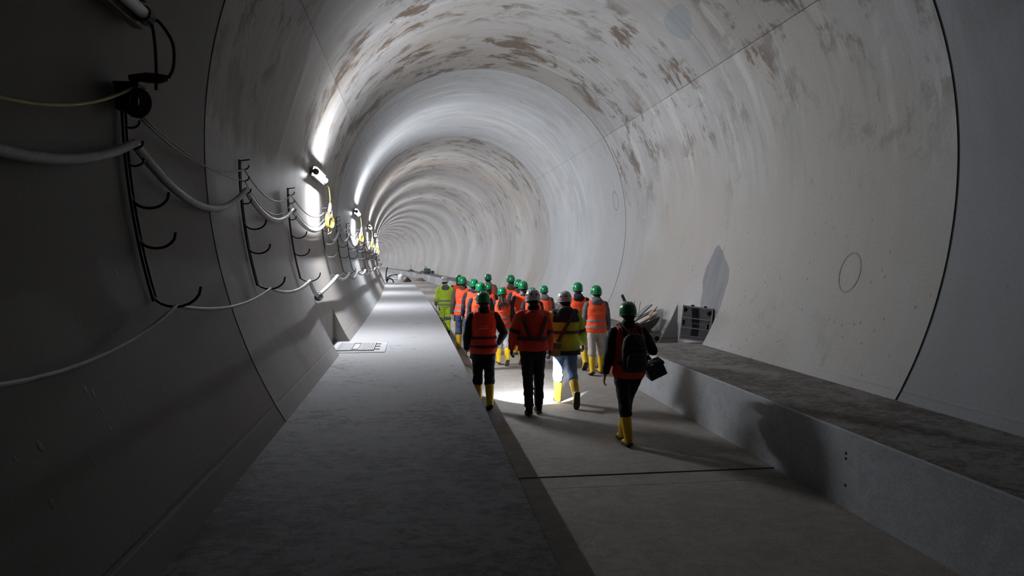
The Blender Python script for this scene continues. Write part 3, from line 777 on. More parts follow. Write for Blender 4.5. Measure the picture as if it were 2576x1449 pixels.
def helmet_parts(P, white):
    rot = Matrix.Rotation(P.yaw, 3, 'Z') @ Matrix.Rotation(P.nod, 3, 'X'); c = P.up(Vector((0, .005, 1.60)))
    o = c+rot @ Vector((0, -.008, .062)); out = {}
    pr = [(.108, -.045), (.112, -.038), (.113, -.02), (.112, .01), (.107, .045), (.094, .080), (.072, .105), (.042, .120), (.012, .124)]
    mb = MB(); mb.lathe(pr, 24, o, .95, 1.17, rot); out['helmet'] = mb.mesh('helmet', None, True)
    mb = MB(); n = 24; vs = []
    for z, q in ((-.048, 1.0), (-.036, 1.0), (-.036, 1.0), (-.048, 1.0)): pass
    for lv, (r_, z) in enumerate(((.104, -.047), (.122, -.050), (.122, -.043), (.104, -.036))):
        for k in range(n):
            a = 2*math.pi*k/n; vis = max(0, math.sin(a))**2*.045 if r_ > .11 else 0
            vs.append(o+rot @ Vector((r_*.95*math.cos(a), r_*1.17*math.sin(a)+vis, z-vis*.25)))
    fs = []
    for r_ in range(4):
        for k in range(n): fs.append((r_*n+k, r_*n+(k+1) % n, ((r_+1) % 4)*n+(k+1) % n, ((r_+1) % 4)*n+k))
    mb.add(vs, fs); out['brim'] = mb.mesh('brim', None, True)
    for i, x in enumerate((-.038, 0, .038)):
        mb = MB(); pts = []
        for q in range(9):
            a = R(28+124*q/8); z = .124*math.sin(a)*(1-abs(x)*1.0)+.001; pts.append(o+rot @ Vector((x, .118*math.cos(a)*1.06, z)))
        mb.tube(pts, [.0075]*9, 6); out['rib%d' % i] = mb.mesh('rib', None, True)
    mb = MB(); pts = []
    for q in range(13):
        a = R(180+180*q/12); pts.append(o+rot @ Vector((.092*math.cos(a), .112*math.sin(a)*.98, -.062-.012*math.sin(R(180*q/12)))))
    mb.tube(pts, [(.006, .014)]*13, 6); out['headband'] = mb.mesh('headband', None)
    if white:
        for i in range(4):
            a = R(205+i*43); mb = MB(); p = o+rot @ Vector((.104*.95*math.cos(a), .104*1.17*math.sin(a), .030))
            mb.box(p, (.036, .010, .026), Matrix.Rotation(a+math.pi/2+P.yaw, 3, 'Z')); out['vent%d' % i] = mb.mesh('vent', None)
    return out
PC = {}
def cached(key, fn):
    if key not in PC: PC[key] = fn()
    return PC[key]
POSES = {
 'a': dict(legL=(16, 8, 4), legR=(-14, 16, -14), armL=(-12, 8, 20, 0), armR=(12, 8, 24, 0)),
 'b': dict(legL=(-14, 14, -12), legR=(16, 8, 4), armL=(12, 9, 24, 4), armR=(-12, 9, 18, 0)),
 'c': dict(legL=(6, 6, 0), legR=(-6, 10, 0), armL=(0, 10, 30, 10), armR=(0, 10, 30, 10), yaw=-8),
 'd': dict(legL=(-6, 10, 0, -2), legR=(8, 6, 0, -2), armL=(5, 8, 40, 12), armR=(-4, 9, 22, 0), yaw=18),
 'p8': dict(legL=(4, 6, 2), legR=(-8, 10, -2), armL=(-6, 13, 26, 12), armR=(-4, 26, 42, 44), lean=1, nod=-6),
 'p13': dict(legL=(-7, 8, 0), legR=(3, 8, 4), armL=(0, 18, 30, 16), armR=(4, 9, 20, 2), lean=2, nod=-8),
 'p16': dict(legL=(16, 10, 0), legR=(-18, 30, -26), armL=(-4, 16, 45, 26), armR=(8, 17, 26, 4), lean=4, yaw=22, nod=-6),
 'p19': dict(legL=(-10, 4, 6, 3), legR=(20, 26, 0, 9), armL=(-8, 13, 12, 2), armR=(8, 31, 78, 26), lean=2, nod=-4),
 'lime': dict(legL=(9, 8, 2), legR=(-9, 12, -4), armL=(4, 12, 32, 10), armR=(0, 9, 40, 16), yaw=-24),
 'p9': dict(legL=(8, 6, 0), legR=(-12, 14, -12), armL=(0, 10, 44, 16), armR=(-8, 12, 14, 0), yaw=14, nod=-10)}
def person(key, s, u, top, label, pose='a', yawdeg=0.0, helmet='green', jacket=NAVY, vest=ORANGE, stripes=2, trousers=NAVY, boots=BOOT, hood=False, hair=False, jkw=None, full=False, prn=True, tape=TAPE, gloves=None):
    P = cached(('pose', pose), lambda: Pose(**POSES[pose]))
    H0 = 1.79+P.dz                               # helmet top in the model
    k = top/H0
    pw = W(s, u, 0)
    o = bpy.data.objects.new('person', None); COL.objects.link(o); o.empty_display_size = .1
    o.location = pw; o.rotation_euler = (0, 0, head(s)+R(yawdeg)); o.scale = (k*1.0, k*1.0, k)
    tag(o, label, 'person')
    obj('body', cached(('body', pose), lambda: body_mesh(P)), o, SKIN)
    if gloves is not None:
        for sd in (-1, 1):
            mb = MB(); sh, el, wr, d = P.arm[sd]; hand(mb, P, sd, 24)
            obj('glove', cached(('glove', pose, sd), lambda: remesh(mb, 'glove', .008, 1, dec=.6)), o, gloves)
            g = PC[('glove', pose, sd)]
            if not g.get('pushed'):
                for v in g.vertices: v.co = v.co+v.normal*.0035
                g['pushed'] = 1
    kw = dict(hood=hood, seed=0); kw.update(jkw or {})
    jk = obj('jacket', cached(('jacket', pose, str(sorted(kw.items()))), lambda: jacket_mesh(P, **kw)), o, jacket)
    obj('trousers', cached(('trousers', pose, full), lambda: trouser_mesh(P, full=full)), o, trousers)
    for sd in (-1, 1):
        b = obj('boot' if boots is BOOT else 'shoe', cached(('boot', pose, sd, boots is BOOT), lambda: boot_mesh(P, sd, boots is BOOT)), o, boots)
        obj('sole', cached(('sole', pose, sd), lambda: sole_mesh(P, sd)), b, SOLE)
    hc = PC.setdefault('haircolours', [HAIR, BLACKC, mat('hair_dark', (.02, .014, .010), .6, var=.3, scale=40)])
    def mkh():
        mb = MB(); rot = Matrix.Rotation(P.yaw, 3, 'Z'); c = P.up(Vector((0, .005, 1.60)))
        mb.ell(c+rot @ Vector((0, -.040, .010)), .076, .075, .088, 16, 9); mb.ell(c+rot @ Vector((0, -.045, -.055)), .060, .042, .060, 14, 8)
        return remesh(mb, 'hair', .012, 2, .004)
    if not hair: obj('hair', cached(('nape', pose), mkh), o, hc[len(label) % 3])
    hm = GREEN if helmet == 'green' else WHITEH
    hp = cached(('helmet', pose, helmet), lambda: helmet_parts(P, helmet != 'green'))
    h = obj('helmet', hp['helmet'], o, hm)
    for q, me in hp.items():
        if q == 'helmet': continue
        nm = 'rib' if q.startswith('rib') else ('vent' if q.startswith('vent') else q)
        obj(nm, me, h, {'headband': BLACKC, 'vent': BLACKC}.get(nm, hm))
    if vest is not None:
        v = obj('vest', cached(('vest', pose), lambda: vest_mesh(P)), o, vest)
        for i, z in enumerate((.93, 1.06)[:stripes] if stripes > 1 else ((.99,) if stripes else ())):
            obj('reflective_stripe', cached(('band', pose, z), lambda: band(P, z, .048, .042, flare=.012).mesh('reflective_stripe', None)), v, tape)
        if prn:
            def mk():
                mb = MB()
                ribbon(mb, P, [(1.225+.006*math.sin(i*1.1), -.42+.84*i/8) for i in range(9)], .012, .053, .004)
                ribbon(mb, P, [(1.245+.020*math.sin(math.pi*i/6), -.15+.42*i/6) for i in range(7)], .007, .053, .004)
                return mb.mesh('back_print', None)
            obj('back_print', cached(('print', pose), mk), v, PRINT)
    if hair:
        mb = MB(); rr = random.Random(3); c = P.up(Vector((0, -.06, 1.56)))
        for i in range(34):
            x = rr.uniform(-.085, .085); dx = rr.uniform(-.05, .05); L = rr.uniform(.17, .30)
            mb.tube([c+Vector((x*.8, rr.uniform(-.03, .01), .02)), c+Vector((x, -.05+rr.uniform(-.02, .02), -.08)), c+Vector((x+dx, -.095+rr.uniform(-.02, .01), -L*.75)), c+Vector((x+dx*1.6, -.10, -L))], [.016, .019, .015, .003], 6)
        mb.build('hair', HAIR, o, True)
    return o, P
# --- nearest four
pA, PA = person('p8', 10.95, 1.02, 1.84, 'person in a dark red vest with black sleeves beside the walkway edge', 'p8', vest=ORANGE2, jacket=BLACKC, trousers=NAVY, tape=TAPEDARK)
pB, PB = person('p13', 10.45, 1.72, 1.89, 'person in a white helmet and red jacket with dark V bands', 'p13', helmet='white', vest=None, jacket=ORANGE2, trousers=NAVY, boots=BLACKC, full=True, jkw=dict(infl=.045, hem=.90, puff=1.18), gloves=BLACKC)
mb = MB(); ribbon(mb, PB, [(1.41-.31*i/8, .80-.48*i/8) for i in range(9)], .050, .070, .010); ribbon(mb, PB, [(1.41-.31*i/8, -.80+.48*i/8) for i in range(9)], .050, .070, .010)
mb.build('v_bands', TAPEDARK, pB); band(PB, 1.06, .074, .05).build('waist_band', TAPEDARK, pB)
for sd in (-1, 1):
    sh, el, wr, d = PB.arm[sd]; mb = MB(); a = sh.lerp(el, .70); b_ = sh.lerp(el, .88); mb.tube([a, b_], [.086, .085], 16); mb.build('sleeve_band', TAPEDARK, pB, True)
mb = MB(); torso_loft(mb, PB, .84, .92, .035); mb.build('shirt_hem', BLACKC, pB, True)
mb = MB(); mb.ell(PB.up(Vector((0, -.055, 1.525))), .088, .062, .055, 14, 8); mb.build('hair', BLACKC, pB, True)
pC, PC_ = person('p16', 11.15, 2.36, 1.83, 'person in a white helmet and yellow high-visibility coat with navy shoulders and blue jeans', 'p16', helmet='white', vest=None, jacket=mat('hivis_olive', (.48, .52, .03), .75, var=.16, scale=5), trousers=JEANSL, boots=BOOT, jkw=dict(infl=.055, hem=.84, puff=1.25, hood=True, wr_amt=.012), gloves=BLACKC)
mb = MB(); torso_loft(mb, PC_, 1.305, 1.47, .066, n=24, steps=8)
for sd in (-1, 1):
    mb.tube([PC_.up(Vector((sd*.06, -.01, 1.46))), PC_.arm[sd][0]+Vector((0, 0, .02))], [(.115, .05), (.09, .085)], 14, ref=(0, 1, 0))
mb.ell(PC_.up(Vector((0, -.12, 1.47))), .135, .085, .085, 14, 8); mb.tube([PC_.up(Vector((0, -.01, 1.43))), PC_.up(Vector((0, 0, 1.55)))], [(.11, .10), (.09, .09)], 16, ref=(1, 0, 0))
obj('navy_yoke', remesh(mb, 'navy_yoke', .0135, 5, .006), pC, NAVY)
band(PC_, 1.13, .074, .045).build('grey_band', TAPEDARK, pC)
mb = MB(); torso_loft(mb, PC_, .80, .885, .062, flare=.03); mb.build('coat_hem', NAVY, pC, True)
for sd in (-1, 1):
    sh, el, wr, d = PC_.arm[sd]; mb = MB(); mb.tube([sh.lerp(el, .78), sh.lerp(el, .93)], [.088, .087], 16); mb.build('sleeve_band', TAPEDARK, pC, True)
mb = MB(); ribbon(mb, PC_, [(1.42-.44*i/10, .34-1.05*i/10) for i in range(11)], .05, .078, .008); mb.build('shoulder_strap', BROWNC, pC)
pD, PD = person('p19', 8.62, 2.63, 1.80, 'person in a green helmet and red vest carrying a dark backpack, last of the group', 'p19', vest=ORANGE2, jacket=BLACKC, trousers=BLACKC, stripes=0, prn=False)
# --- people of the group ahead
person('lime', 21.9, .97, 1.85, 'person in a white helmet and full lime yellow work suit beside the walkway', 'lime', helmet='white', vest=None, jacket=LIME, trousers=LIME, boots=BLACKC, hood=False, jkw=dict(infl=.04, hem=.86, puff=1.05), full=True)
lime = bpy.data.objects['person.003'] if False else [o for o in COL.objects if o.get('label', '').startswith('person in a white helmet and full lime')][0]
PL = PC[('pose', 'lime')]
mb = MB(); mb.ell(PL.up(Vector((0, -.12, 1.44))), .12, .06, .10, 14, 8); mb.build('hood', GREYC, lime, True)
for z in (.92, 1.03): band(PL, z, .068, .045, flare=.02).build('reflective_stripe', TAPE, lime)
for sd in (-1, 1):
    sh, el, wr, d = PL.arm[sd]; mb = MB(); mb.tube([el.lerp(wr, .35), wr-d*.005], [.076, .060], 14); mb.build('cuff', GREYC, lime, True)
    hip, kn, an, fp = PL.j[sd]; mb = MB(); mb.tube([kn+Vector((0, 0, .06)), kn, kn.lerp(an, .15)], [(.087, .092), (.086, .092), (.083, .09)], 14, ref=(1, 0, 0)); mb.build('knee_panel', GREYC, lime, True)
    mb = MB(); mb.box(hip+Vector((sd*.098, -.03, -.10)), (.03, .12, .10)); mb.build('pocket', GREYC, lime)
person('p2', 22.3, 1.42, 1.89, 'person in a green helmet farthest ahead, half hidden behind the brown-sleeved walker', 'b', jacket=BLACKC, trousers=NAVY)
person('p3', 18.2, 1.22, 1.92, 'person in an orange vest over brown sleeves and blue jeans near the walkway', 'a', jacket=BROWNC, trousers=JEANS)
person('p4', 16.9, 1.40, 1.89, 'person in an orange vest with navy sleeves behind the brown-sleeved walker', 'b', jacket=NAVY, trousers=NAVY)
person('p5', 15.0, 1.37, 1.86, 'person under the brightest green helmet, just ahead of the dark red vest', 'd', jacket=NAVY, trousers=NAVY, hood=True)
person('p6', 22.0, 2.32, 1.92, 'person in a green helmet with a grey hood far ahead in mid-tunnel', 'c', jacket=GREYC, trousers=NAVY, hood=True)
person('p7', 18.5, 1.93, 1.74, 'person in a dull green helmet and dark jacket ahead of the long-haired walker', 'a', jacket=BLACKC, trousers=NAVY)
person('p9', 15.5, 1.90, 1.735, 'person with long brown hair under a green helmet, grey trousers and yellow boots', 'p9', jacket=NAVY, trousers=GREYL, hair=True)
person('p10', 19.6, 2.68, 1.93, 'person in a green helmet with a brown fur-edged hood far ahead', 'd', jacket=BROWNC, trousers=NAVY, hood=True)
person('p11', 17.2, 2.53, 1.87, 'person in a green helmet mostly hidden by the walker in the pale neck scarf', 'c', jacket=NAVY, trousers=NAVY)
pK, PK = person('p12', 15.7, 2.40, 1.87, 'person in a green helmet with a pale scarf at the neck', 'b', jacket=NAVY, trousers=NAVY)
mb = MB(); mb.tube([PK.up(Vector((0, -.012, 1.475))), PK.up(Vector((0, -.008, 1.55)))], [(.092, .088), (.078, .080)], 16, ref=(1, 0, 0)); mb.build('scarf', GREYL, pK, True)
person('p14', 17.3, 3.19, 1.71, 'person in a green helmet and a vest with one stripe, dark hood behind the neck', 'c', jacket=GREYC, trousers=NAVY, hood=True, stripes=1)
person('p15', 15.2, 2.52, 1.74, 'person whose green helmet peeps out behind the white helmet of the V-banded jacket', 'a', jacket=NAVY, trousers=NAVY)
person('p17', 14.75, 3.43, 1.86, 'person in a green helmet and black hood ahead of the grey-sleeved walker', 'a', jacket=BLACKC, trousers=BEIGE, hood=True)
person('p18', 13.95, 3.62, 1.82, 'person in an orange vest over grey sleeves with pale trousers, nearest the bench', 'd', jacket=GREYC, trousers=BEIGE, hood=True)
# --- bags and torch
def carried(name, P, o, label, cat):
    e = bpy.data.objects.new(name, None); COL.objects.link(e); e.location = o.location; e.rotation_euler = o.rotation_euler; e.scale = o.scale
    return tag(e, label, cat)
M_PACK = mat('pack_black', (.020, .021, .025), .7, var=.2, scale=20); M_PACK2 = mat('pack_dark_grey', (.035, .036, .042), .7, var=.2, scale=20)
bp_ = carried('backpack', PD, pD, 'dark backpack worn over the red vest of the last walker', 'backpack')
mb = MB(); pts = [PD.up(Vector((0, -.245, z))) for z in (.93, .98, 1.10, 1.24, 1.33, 1.38, 1.41)]
mb.tube(pts, [(.120, .075), (.150, .098), (.160, .105), (.155, .098), (.135, .082), (.10, .06), (.05, .03)], 20, ref=(1, 0, 0)); obj('pack', remesh(mb, 'pack', .012, 5, .004), bp_, M_PACK)
mb = MB(); pts = [PD.up(Vector((0, -.345, z))) for z in (.955, 1.0, 1.09, 1.15, 1.18)]
mb.tube(pts, [(.105, .03), (.125, .045), (.125, .045), (.11, .035), (.07, .02)], 16, ref=(1, 0, 0)); obj('front_pocket', remesh(mb, 'front_pocket', .011, 5, .002), bp_, M_PACK2)
mb = MB(); mb.tube([PD.up(Vector((x, -.352+.04*abs(x)*5, 1.20+.05*math.cos(x*9)))) for x in (-.11, -.06, 0, .06, .11)], [.006]*5, 6); mb.build('zipper', mat('zip_grey', (.10, .10, .11), .5), bp_)
mb = MB(); mb.tube([PD.up(Vector((-.03, -.19, 1.41))), PD.up(Vector((-.03, -.20, 1.45))), PD.up(Vector((.03, -.20, 1.45))), PD.up(Vector((.03, -.19, 1.41)))], [.010]*4, 6); mb.build('handle', M_PACK, bp_)
for sd in (-1, 1):
    mb = MB(); mb.tube([PD.up(Vector((sd*.09, -.20, 1.36))), PD.up(Vector((sd*.105, -.13, 1.47))), PD.up(Vector((sd*.115, 0, 1.51))), PD.up(Vector((sd*.12, .13, 1.42))), PD.up(Vector((sd*.14, .18, 1.25))), PD.up(Vector((sd*.17, .10, 1.10))), PD.up(Vector((sd*.15, -.15, 1.02)))], [(.028, .009)]*7, 8, ref=(1, 0, 0)); mb.build('strap', M_PACK, bp_, True)
sb = carried('shoulder_bag', PD, pD, 'black camera bag slung at the hip of the backpack wearer', 'bag')
rb = Matrix.Rotation(R(-24), 3, 'Y') @ Matrix.Rotation(R(12), 3, 'X')
c = PD.up(Vector((.345, .0, .93))); mb = MB(); mb.box(c, (.24, .17, .20), rb, .92); obj('bag_body', remesh(mb, 'bag_body', .012, 7), sb, M_PACK)
mb = MB(); mb.box(c+rb @ Vector((0, -.01, .085)), (.255, .185, .05), rb, .9); obj('flap', remesh(mb, 'flap', .011, 5), sb, M_PACK2)
mb = MB(); mb.tube([c+rb @ Vector((-.11, 0, .09)), PD.up(Vector((.225, -.14, 1.12))), PD.up(Vector((.02, -.385, 1.30))), PD.up(Vector((-.10, -.14, 1.49))), PD.up(Vector((-.08, .06, 1.50))), PD.up(Vector((.14, .19, 1.2))), c+rb @ Vector((.02, .10, .09))], [(.020, .006)]*7, 8); mb.build('strap', M_PACK, sb, True)
mb = MB(); mb.box(c+rb @ Vector((-.04, -.09, .115)), (.035, .012, .018), rb); mb.build('buckle', mat('buckle_bright', (.7, .7, .72), .3), sb)
pch = carried('pouch', PC_, pC, 'khaki pouch hanging at the hip of the yellow coat', 'bag')
c = PC_.up(Vector((-.19, -.17, .90))); mb = MB(); mb.box(c, (.17, .10, .22), Matrix.Rotation(R(6), 3, 'Y'), .92); obj('pouch_body', remesh(mb, 'pouch_body', .012, 6, .003), pch, KHAKI)
mb = MB(); mb.box(c+Vector((-.005, -.045, .06)), (.175, .03, .10), Matrix.Rotation(R(6), 3, 'Y')); obj('flap', remesh(mb, 'flap', .011, 4), pch, mat('khaki_dark', (.13, .10, .04), .85))
# torch held by the person in the V-banded jacket; its beam lights the floor ahead
wr = PB.arm[1][2]; dd = PB.arm[1][3]
tp = pB.matrix_world if False else (Matrix.Translation(pB.location) @ pB.rotation_euler.to_matrix().to_4x4() @ Matrix.Diagonal((*pB.scale, 1)))
grip = tp @ (wr+dd*.09)
fl_ = bpy.data.objects.new('flashlight', None); COL.objects.link(fl_); tag(fl_, 'lit black flashlight in the gloved hand of the V-banded jacket', 'flashlight')
aim = (W(12.05, 2.0, 0)-grip).normalized(); q = aim.to_track_quat('-Z', 'Y'); fl_.location = grip; fl_.rotation_euler = q.to_euler()
mb = MB(); mb.lathe([(.014, .07), (.015, .065), (.015, -.03), (.022, -.05), (.024, -.075), (.021, -.075)], 14); mb.build('body', BLACKC, fl_, True)
mb = MB(); mb.lathe([(.019, -.0735), (.019, -.0725)], 14); mb.build('lens', mat('torch_lens', (.9, .95, 1), .2, emit=((.85, .93, 1.0), 60), var=0), fl_)
mb = MB(); ws = q.inverted() @ Vector((0, 0, -1))
mb.tube([Vector((0, 0, .07)), Vector((0, 0, .07))+ws*.05+Vector((.02, 0, 0)), Vector((0, 0, .07))+ws*.15, Vector((0, 0, .07))+ws*.16+Vector((-.015, 0, 0)), Vector((0, 0, .07))+ws*.05+Vector((-.02, 0, 0)), Vector((0, 0, .072))], [.0035]*6, 6); mb.build('wrist_strap', GREYL, fl_, True)
ld = bpy.data.lights.new('flashlight_beam', 'SPOT'); ld.energy = TORCH_W; ld.color = (.86, .93, 1.0); ld.spot_size = R(64); ld.spot_blend = .22; ld.shadow_soft_size = .018
lo = bpy.data.objects.new('flashlight_beam', ld); COL.objects.link(lo); lo.parent = fl_; lo.location = (0, 0, -.08)

# ------------------------------------------------------------------ cover leaning in the niche, debris, far clutter
M_PLAS = mat('cover_grey', (.33, .335, .37), .5, var=.1); M_RIM = mat('cover_rim', (.55, .56, .58), .5, var=.1); M_SLOT = mat('cover_black', (.012, .012, .015), .6)
pc = empty('cover_panel', label='grey framed square cover leaning in the wall niche above the bench', cat='cover')
base = W(12.95, 5.28, HB+.040); ang = head(13.1)
rot = Matrix.Rotation(ang+R(-14), 4, 'Z') @ Matrix.Rotation(R(7), 4, 'Y') @ Matrix.Rotation(R(-4), 4, 'X')
PWD, PHT, PDP = .58, .66, .11
pc.matrix_world = Matrix.Translation(base) @ rot
def bxp(name, x, z, wx, wz, y, dy, m, par=pc):
    mb = MB(); mb.box((x, y, z), (wx, dy, wz)); return mb.build(name, m, par)
bxp('panel', 0, PHT/2+.005, PWD-.02, PHT-.01, PDP/2, PDP, M_PLAS); bxp('edge_strip', PWD/2-.004, PHT/2+.02, .012, PHT-.05, PDP/2+.03, PDP+.06, M_SLOT)
for x in (-PWD/2+.012, PWD/2-.012): bxp('rim', x, PHT/2+.005, .026, PHT, -.008, .022, M_RIM)
for z in (.020, PHT-.012): bxp('rim', 0, z, PWD, .028, -.008, .022, M_RIM)
bxp('rim', 0, .085, PWD-.03, .014, -.006, .016, M_RIM)
for z in (.24, .43): bxp('bar', 0, z, PWD-.03, .018, -.010, .022, M_RIM)
bxp('bar', .02, .335, PWD*.62, .008, -.006, .012, M_RIM)
for i in range(4):
    mb = MB(); x = -.075+.036*i; pts = [(x+.02*math.sin(z*7+.5), -.006, .08+z) for z in [q*.545/10 for q in range(11)]]
    mb.tube(pts, [(.014, .006)]*11, 6, ref=(1, 0, 0)); mb.build('slot', M_SLOT, pc, True)
for x, z in ((-.23, .58), (.23, .56)):
    mb = MB(); mb.box((x, -.006, z), (.075, .012, .075), Matrix.Rotation(R(45), 3, 'Y')); mb.build('corner_pocket', M_SLOT, pc)
for x, z in ((-.235, .33), (.225, .30)): bxp('grip_slot', x, z, .04, .10, -.006, .012, M_SLOT)
bxp('grip_frame', .196, .30, .012, .12, -.010, .016, M_RIM); bxp('grip_frame', .253, .30, .012, .12, -.010, .016, M_RIM)
for x in (-.10, .14): bxp('latch', x, PHT+.014, .06, .030, .02, .05, M_SLOT)
# debris on the far bench
M_WOOD = mat('timber', (.30, .22, .13), .8, var=.3, scale=9); M_WOODG = mat('timber_grey', (.20, .19, .18), .85, var=.25, scale=9); M_WOODP = mat('timber_pale', (.46, .34, .24), .8, var=.2, scale=9)
M_SHEET = mat('sheet_dark', (.050, .047, .044), .6, var=.2); M_GALV = mat('sheet_grey', (.17, .18, .20), .6, var=.15)
def plank(name, a, b, wd, th, m, label, cat='plank', roll=0.0, group=None):
    a, b = W(*a), W(*b); d = (b-a); L = d.length; d.normalize()
    x = d.cross(Vector((0, 0, 1))).normalized(); z = x.cross(d); mt = Matrix.Identity(4)
    if roll: x, z = x*math.cos(roll)+z*math.sin(roll), z*math.cos(roll)-x*math.sin(roll)
    for i in range(3): mt[i][0] = x[i]; mt[i][1] = d[i]; mt[i][2] = z[i]
    mt.translation = (a+b)/2
    mb = MB(); mb.box((0, 0, 0), (wd, L, th)); me = mb.mesh(name, m)
    bm = bmesh.new(); bm.from_mesh(me); bmesh.ops.bevel(bm, geom=bm.edges[:], offset=min(th, wd)*.12, segments=1, affect='EDGES'); bm.to_mesh(me); bm.free()
    o = bpy.data.objects.new(name, me); COL.objects.link(o); o.matrix_world = mt
    return tag(o, label, cat, group)
plank('grey_board', (15.55, 4.72, .80), (15.65, 5.33, 1.30), .34, .03, M_GALV, 'wide grey board tilted highest in the debris pile', 'board', R(10))
plank('plank', (15.42, 4.55, .80), (15.48, 5.40, 1.20), .13, .035, M_WOODG, 'weathered grey plank lying under the tilted grey board')
plank('plank', (15.30, 4.80, .80), (15.36, 5.40, 1.12), .10, .045, M_WOODP, 'pale sawn plank propped against the dark trough')
plank('plank', (15.36, 5.22, 1.08), (15.42, 5.42, 1.28), .05, .03, M_WOODP, 'short pale lath standing at the top of the debris pile')
plank('plank', (15.20, 4.45, .77), (15.85, 5.05, .95), .14, .03, M_WOOD, 'brown plank low in the debris pile')
plank('plank', (15.35, 4.35, .76), (15.15, 4.95, .83), .12, .03, M_WOODG, 'grey offcut plank at the foot of the debris pile')
plank('plank', (15.0, 5.15, .75), (15.08, 5.42, .76), .07, .03, M_WOODP, 'small pale wood block on the bench edge below the trough', 'wood block')
plank('grey_slab', (15.45, 4.02, .775), (15.50, 4.30, .775), .30, .085, M_GALV, 'grey flat slab lying on the bench behind the grey-sleeved walker', 'slab')
# curved dark trough
tr_ = empty('trough', W(15.18, 4.97, HB), head(15.1)+R(4), label='dark curved metal trough lying in front of the niche with planks in it', cat='trough')
mb = MB(); n = 12; L = .60; outer = []; vs = []
for y in (-.20, .22):
    for k_ in range(n+1):
        a = R(205+140*k_/n)
        for r_ in (.33, .315): vs.append(Vector((r_*math.cos(a)*1.15, y, .335+r_*math.sin(a)+.10*math.cos(a))))
fs = []; m2 = 2*(n+1)
for k_ in range(n):
    a = 2*k_; fs += [(a, a+2, m2+a+2, m2+a), (a+1, m2+a+1, m2+a+3, a+3), (a, a+1, a+3, a+2), (m2+a, m2+a+2, m2+a+3, m2+a+1)]
fs += [(0, m2, m2+1, 1), (m2-2, m2-1, 2*m2-1, 2*m2-2)]
mb.add(vs, fs); mb.build('shell', M_SHEET, tr_, True)
mb = MB(); vs = []
for y in (-.215, -.20):
    for k_ in range(n+1):
        a = R(205+140*k_/n); vs.append(Vector((.325*math.cos(a)*1.15, y, .335+.325*math.sin(a)+.10*math.cos(a))))
fs = [tuple(range(n+1)), tuple(range(2*n+1, n, -1))]+[(i, i+1, n+2+i, n+1+i) for i in range(n)]+[(n, 0, n+1, 2*n+1)]
mb.add(vs, fs); mb.build('end_plate', M_SHEET, tr_)
# scraps: sticks and crumbs nobody would count
mb = MB(); rr = random.Random(11)
for i in range(60):
    s_, u_ = 15.0+rr.random()*.8, 4.4+rr.random()*.75; h_ = HB+.02+rr.random()*.16*(u_-4.2); c = W(s_, u_, h_)
    mb.box(c, (rr.uniform(.05, .22), rr.uniform(.02, .05), rr.uniform(.012, .03)), Matrix.Rotation(rr.uniform(0, 3.1), 3, 'Z') @ Matrix.Rotation(rr.uniform(-.5, .5), 3, 'Y'))
mb.build('wood_scraps', M_WOOD, None, label='scattered splinters and scraps of timber in the debris pile', cat='scraps', kind='stuff')
# pipe and wires sticking out of the pile
mb = MB(); mb.tube([W(15.3, 4.75, .76), W(15.25, 4.66, 1.20), W(15.2, 4.60, 1.42), W(15.2, 4.55, 1.53), W(15.2, 4.53, 1.56)], [.034]*5, 12); mb.build('pipe', M_BLACK, None, True, label='dark bent pipe standing in the debris pile behind the backpack wearer', cat='pipe')
for i, (u0, u1, h1) in enumerate(((4.80, 4.84, 1.43), (4.84, 4.98, 1.41))):
    mb = MB(); mb.tube([W(15.25, u0, .77), W(15.25, (u0+u1)/2+.02, 1.1), W(15.25, u1, h1)], [.006]*3, 5); mb.build('wire', mat('wire_rust', (.20, .16, .12), .7), None, label=['upright rusty wire in the debris pile', 'slanting rusty wire in the debris pile'][i], cat='wire')
# far clutter on the walkway
M_HOSE = mat('duct_black', (.05, .05, .055), .6)
for i, (pts, lab) in enumerate((
        ([(58, -1.20, .70), (58, -1.22, 1.2), (57.9, -1.18, 1.6), (57.8, -1.10, 1.88)], 'tallest of three dark ducts rising from the far walkway'),
        ([(57, -1.18, .72), (57, -1.10, 1.05), (56.8, -.85, 1.22), (56.6, -.50, 1.27), (56.5, -.38, 1.25)], 'middle dark duct bending over the far walkway'),
        ([(55, -1.18, .70), (55, -1.08, .98), (54.8, -.95, 1.05), (54.6, -.75, .92), (54.5, -.68, .72)], 'lowest dark duct curving back to the far walkway'))):
    mb = MB(); P_ = [W(*p) for p in pts]; mb.tube(P_, [.055]*len(P_), 10); mb.build('duct', M_HOSE, None, True, label=lab, cat='duct')
cn = empty('canister', W(60, .0, HW), label='pale rounded canister standing at the end of the far walkway', cat='canister')
mb = MB(); mb.lathe([(.20, 0), (.22, .03), (.22, .36), (.20, .46), (.12, .54), (.05, .57)], 16); mb.build('tank', mat('canister_pale', (.45, .43, .41), .6), cn, True)
mb = MB(); mb.lathe([(.045, .57), (.05, .58), (.05, .66), (.03, .68)], 10); mb.build('neck', mat('canister_neck', (.30, .29, .28), .6), cn, True)
mb = MB(); pr = [(.34, 0), (.33, .06), (.26, .18), (.15, .30), (.06, .37), (.01, .38)]; mb.lathe(pr, 10, W(56.5, .42, HW), 1, .8)
obj('sandbag', mb.mesh('sandbag', mat('bag_dark', (.07, .065, .06), .9), True), None, label='dark slumped bag beside the canister on the far walkway', cat='bag')
plank('plank', (57.2, -.15, HW+.05), (57.3, .35, HW+.05), .12, .09, M_WOODP, 'pale timber lying beside the dark bag on the far walkway')
plank('plank', (57.8, -.55, HW+.03), (57.9, .2, HW+.03), .10, .05, M_WOODG, 'thin grey timber on the far walkway in front of the canister')
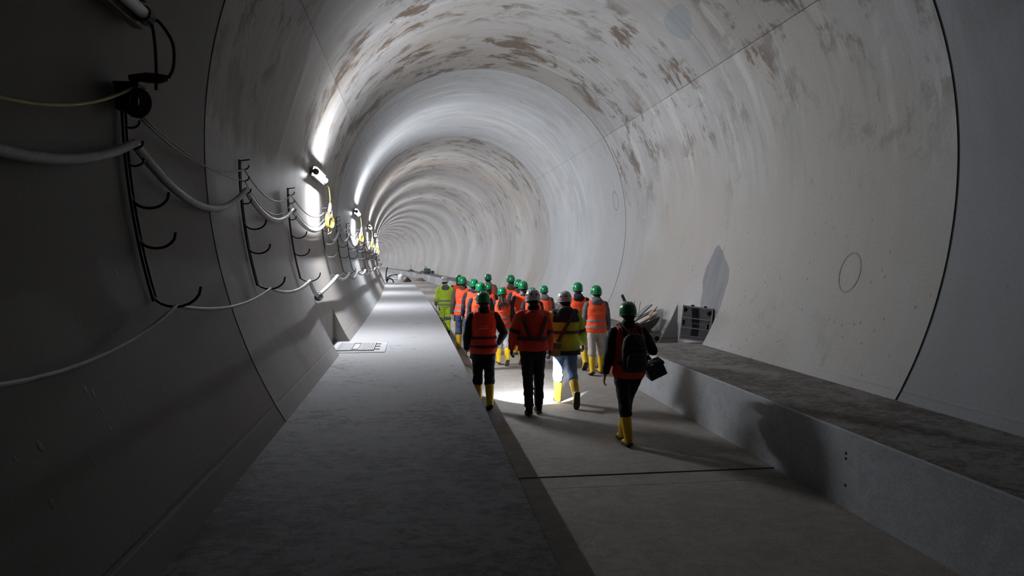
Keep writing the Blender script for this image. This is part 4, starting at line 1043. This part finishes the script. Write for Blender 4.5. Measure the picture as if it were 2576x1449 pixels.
def heap(name, s, u, h, sx, sz, m, label):
    mb = MB(); n = 14; rr = random.Random(int(s*7)); c = W(s, u, h)
    for lv in range(4):
        for k_ in range(n):
            a = 2*math.pi*k_/n; f = (1-lv/4)*(1+.25*rr.uniform(-1, 1)); mb.v.append(tuple(c+Vector((sx*f*math.cos(a), sx*.7*f*math.sin(a), sz*lv/3.4*(1+.15*rr.uniform(-1, 1)) if lv else -.02))))
    for lv in range(3):
        for k_ in range(n): a, b_ = lv*n+k_, lv*n+(k_+1) % n; mb.f.append((a, b_, b_+n, a+n))
    mb.f.append(tuple(range(3*n, 4*n)))
    return mb.build(name, m, None, label=label, cat='heap')
M_EARTH = mat('earth', (.16, .13, .11), .95, var=.3)
heap('earth_heap', 84, 3.15, 0, .75, .42, M_EARTH, 'brown heap of spoil on the floor at the foot of the far bench')
heap('rubble_heap', 92, 4.15, HB, .8, .40, M_EARTH, 'rubble heap on the far bench with an upright pole, nearer of two')
heap('rubble_heap', 112, 4.25, HB, .6, .40, M_EARTH, 'smallest rubble heap farthest along the bench')
for s_, u_, hh, lab in ((92, 4.45, 1.75, 'leaning pole stuck in the nearer rubble heap on the far bench'), (112, 4.3, 1.8, 'pole stuck in the farthest rubble heap')):
    mb = MB(); mb.tube([W(s_, u_-.12, HB+.02), W(s_, u_, hh)], [.035, .03], 8); mb.build('pole', M_HOSE, None, label=lab, cat='pole')
pm = empty('pump_unit', W(86, 4.38, HB), head(86), label='greenish pump unit with a dark mast on a timber base on the far bench', cat='pump')
mb = MB(); mb.box((.1, 0, .07), (1.3, .5, .14)); mb.build('base', M_WOODG, pm)
mb = MB(); mb.lathe([(.30, -.4), (.34, -.3), (.34, .25), (.26, .4)], 14, (-.2, 0, .40), rot=Matrix.Rotation(R(90), 3, 'Y')); mb.build('tank', mat('pump_green', (.06, .10, .095), .6), pm, True)
mb = MB(); mb.box((.45, 0, .30), (.35, .35, .32)); mb.build('motor', M_SHEET, pm)
mb = MB(); mb.tube([(-.3, 0, .55), (-.3, 0, 1.0)], [.05, .03], 8); mb.build('mast', M_HOSE, pm)
mb = MB(); mb.tube([(.62, 0, .12), (.63, 0, .36)], [.03, .03], 8); mb.build('post', M_HOSE, pm)

bpy.data.scenes.remove(TMPS)
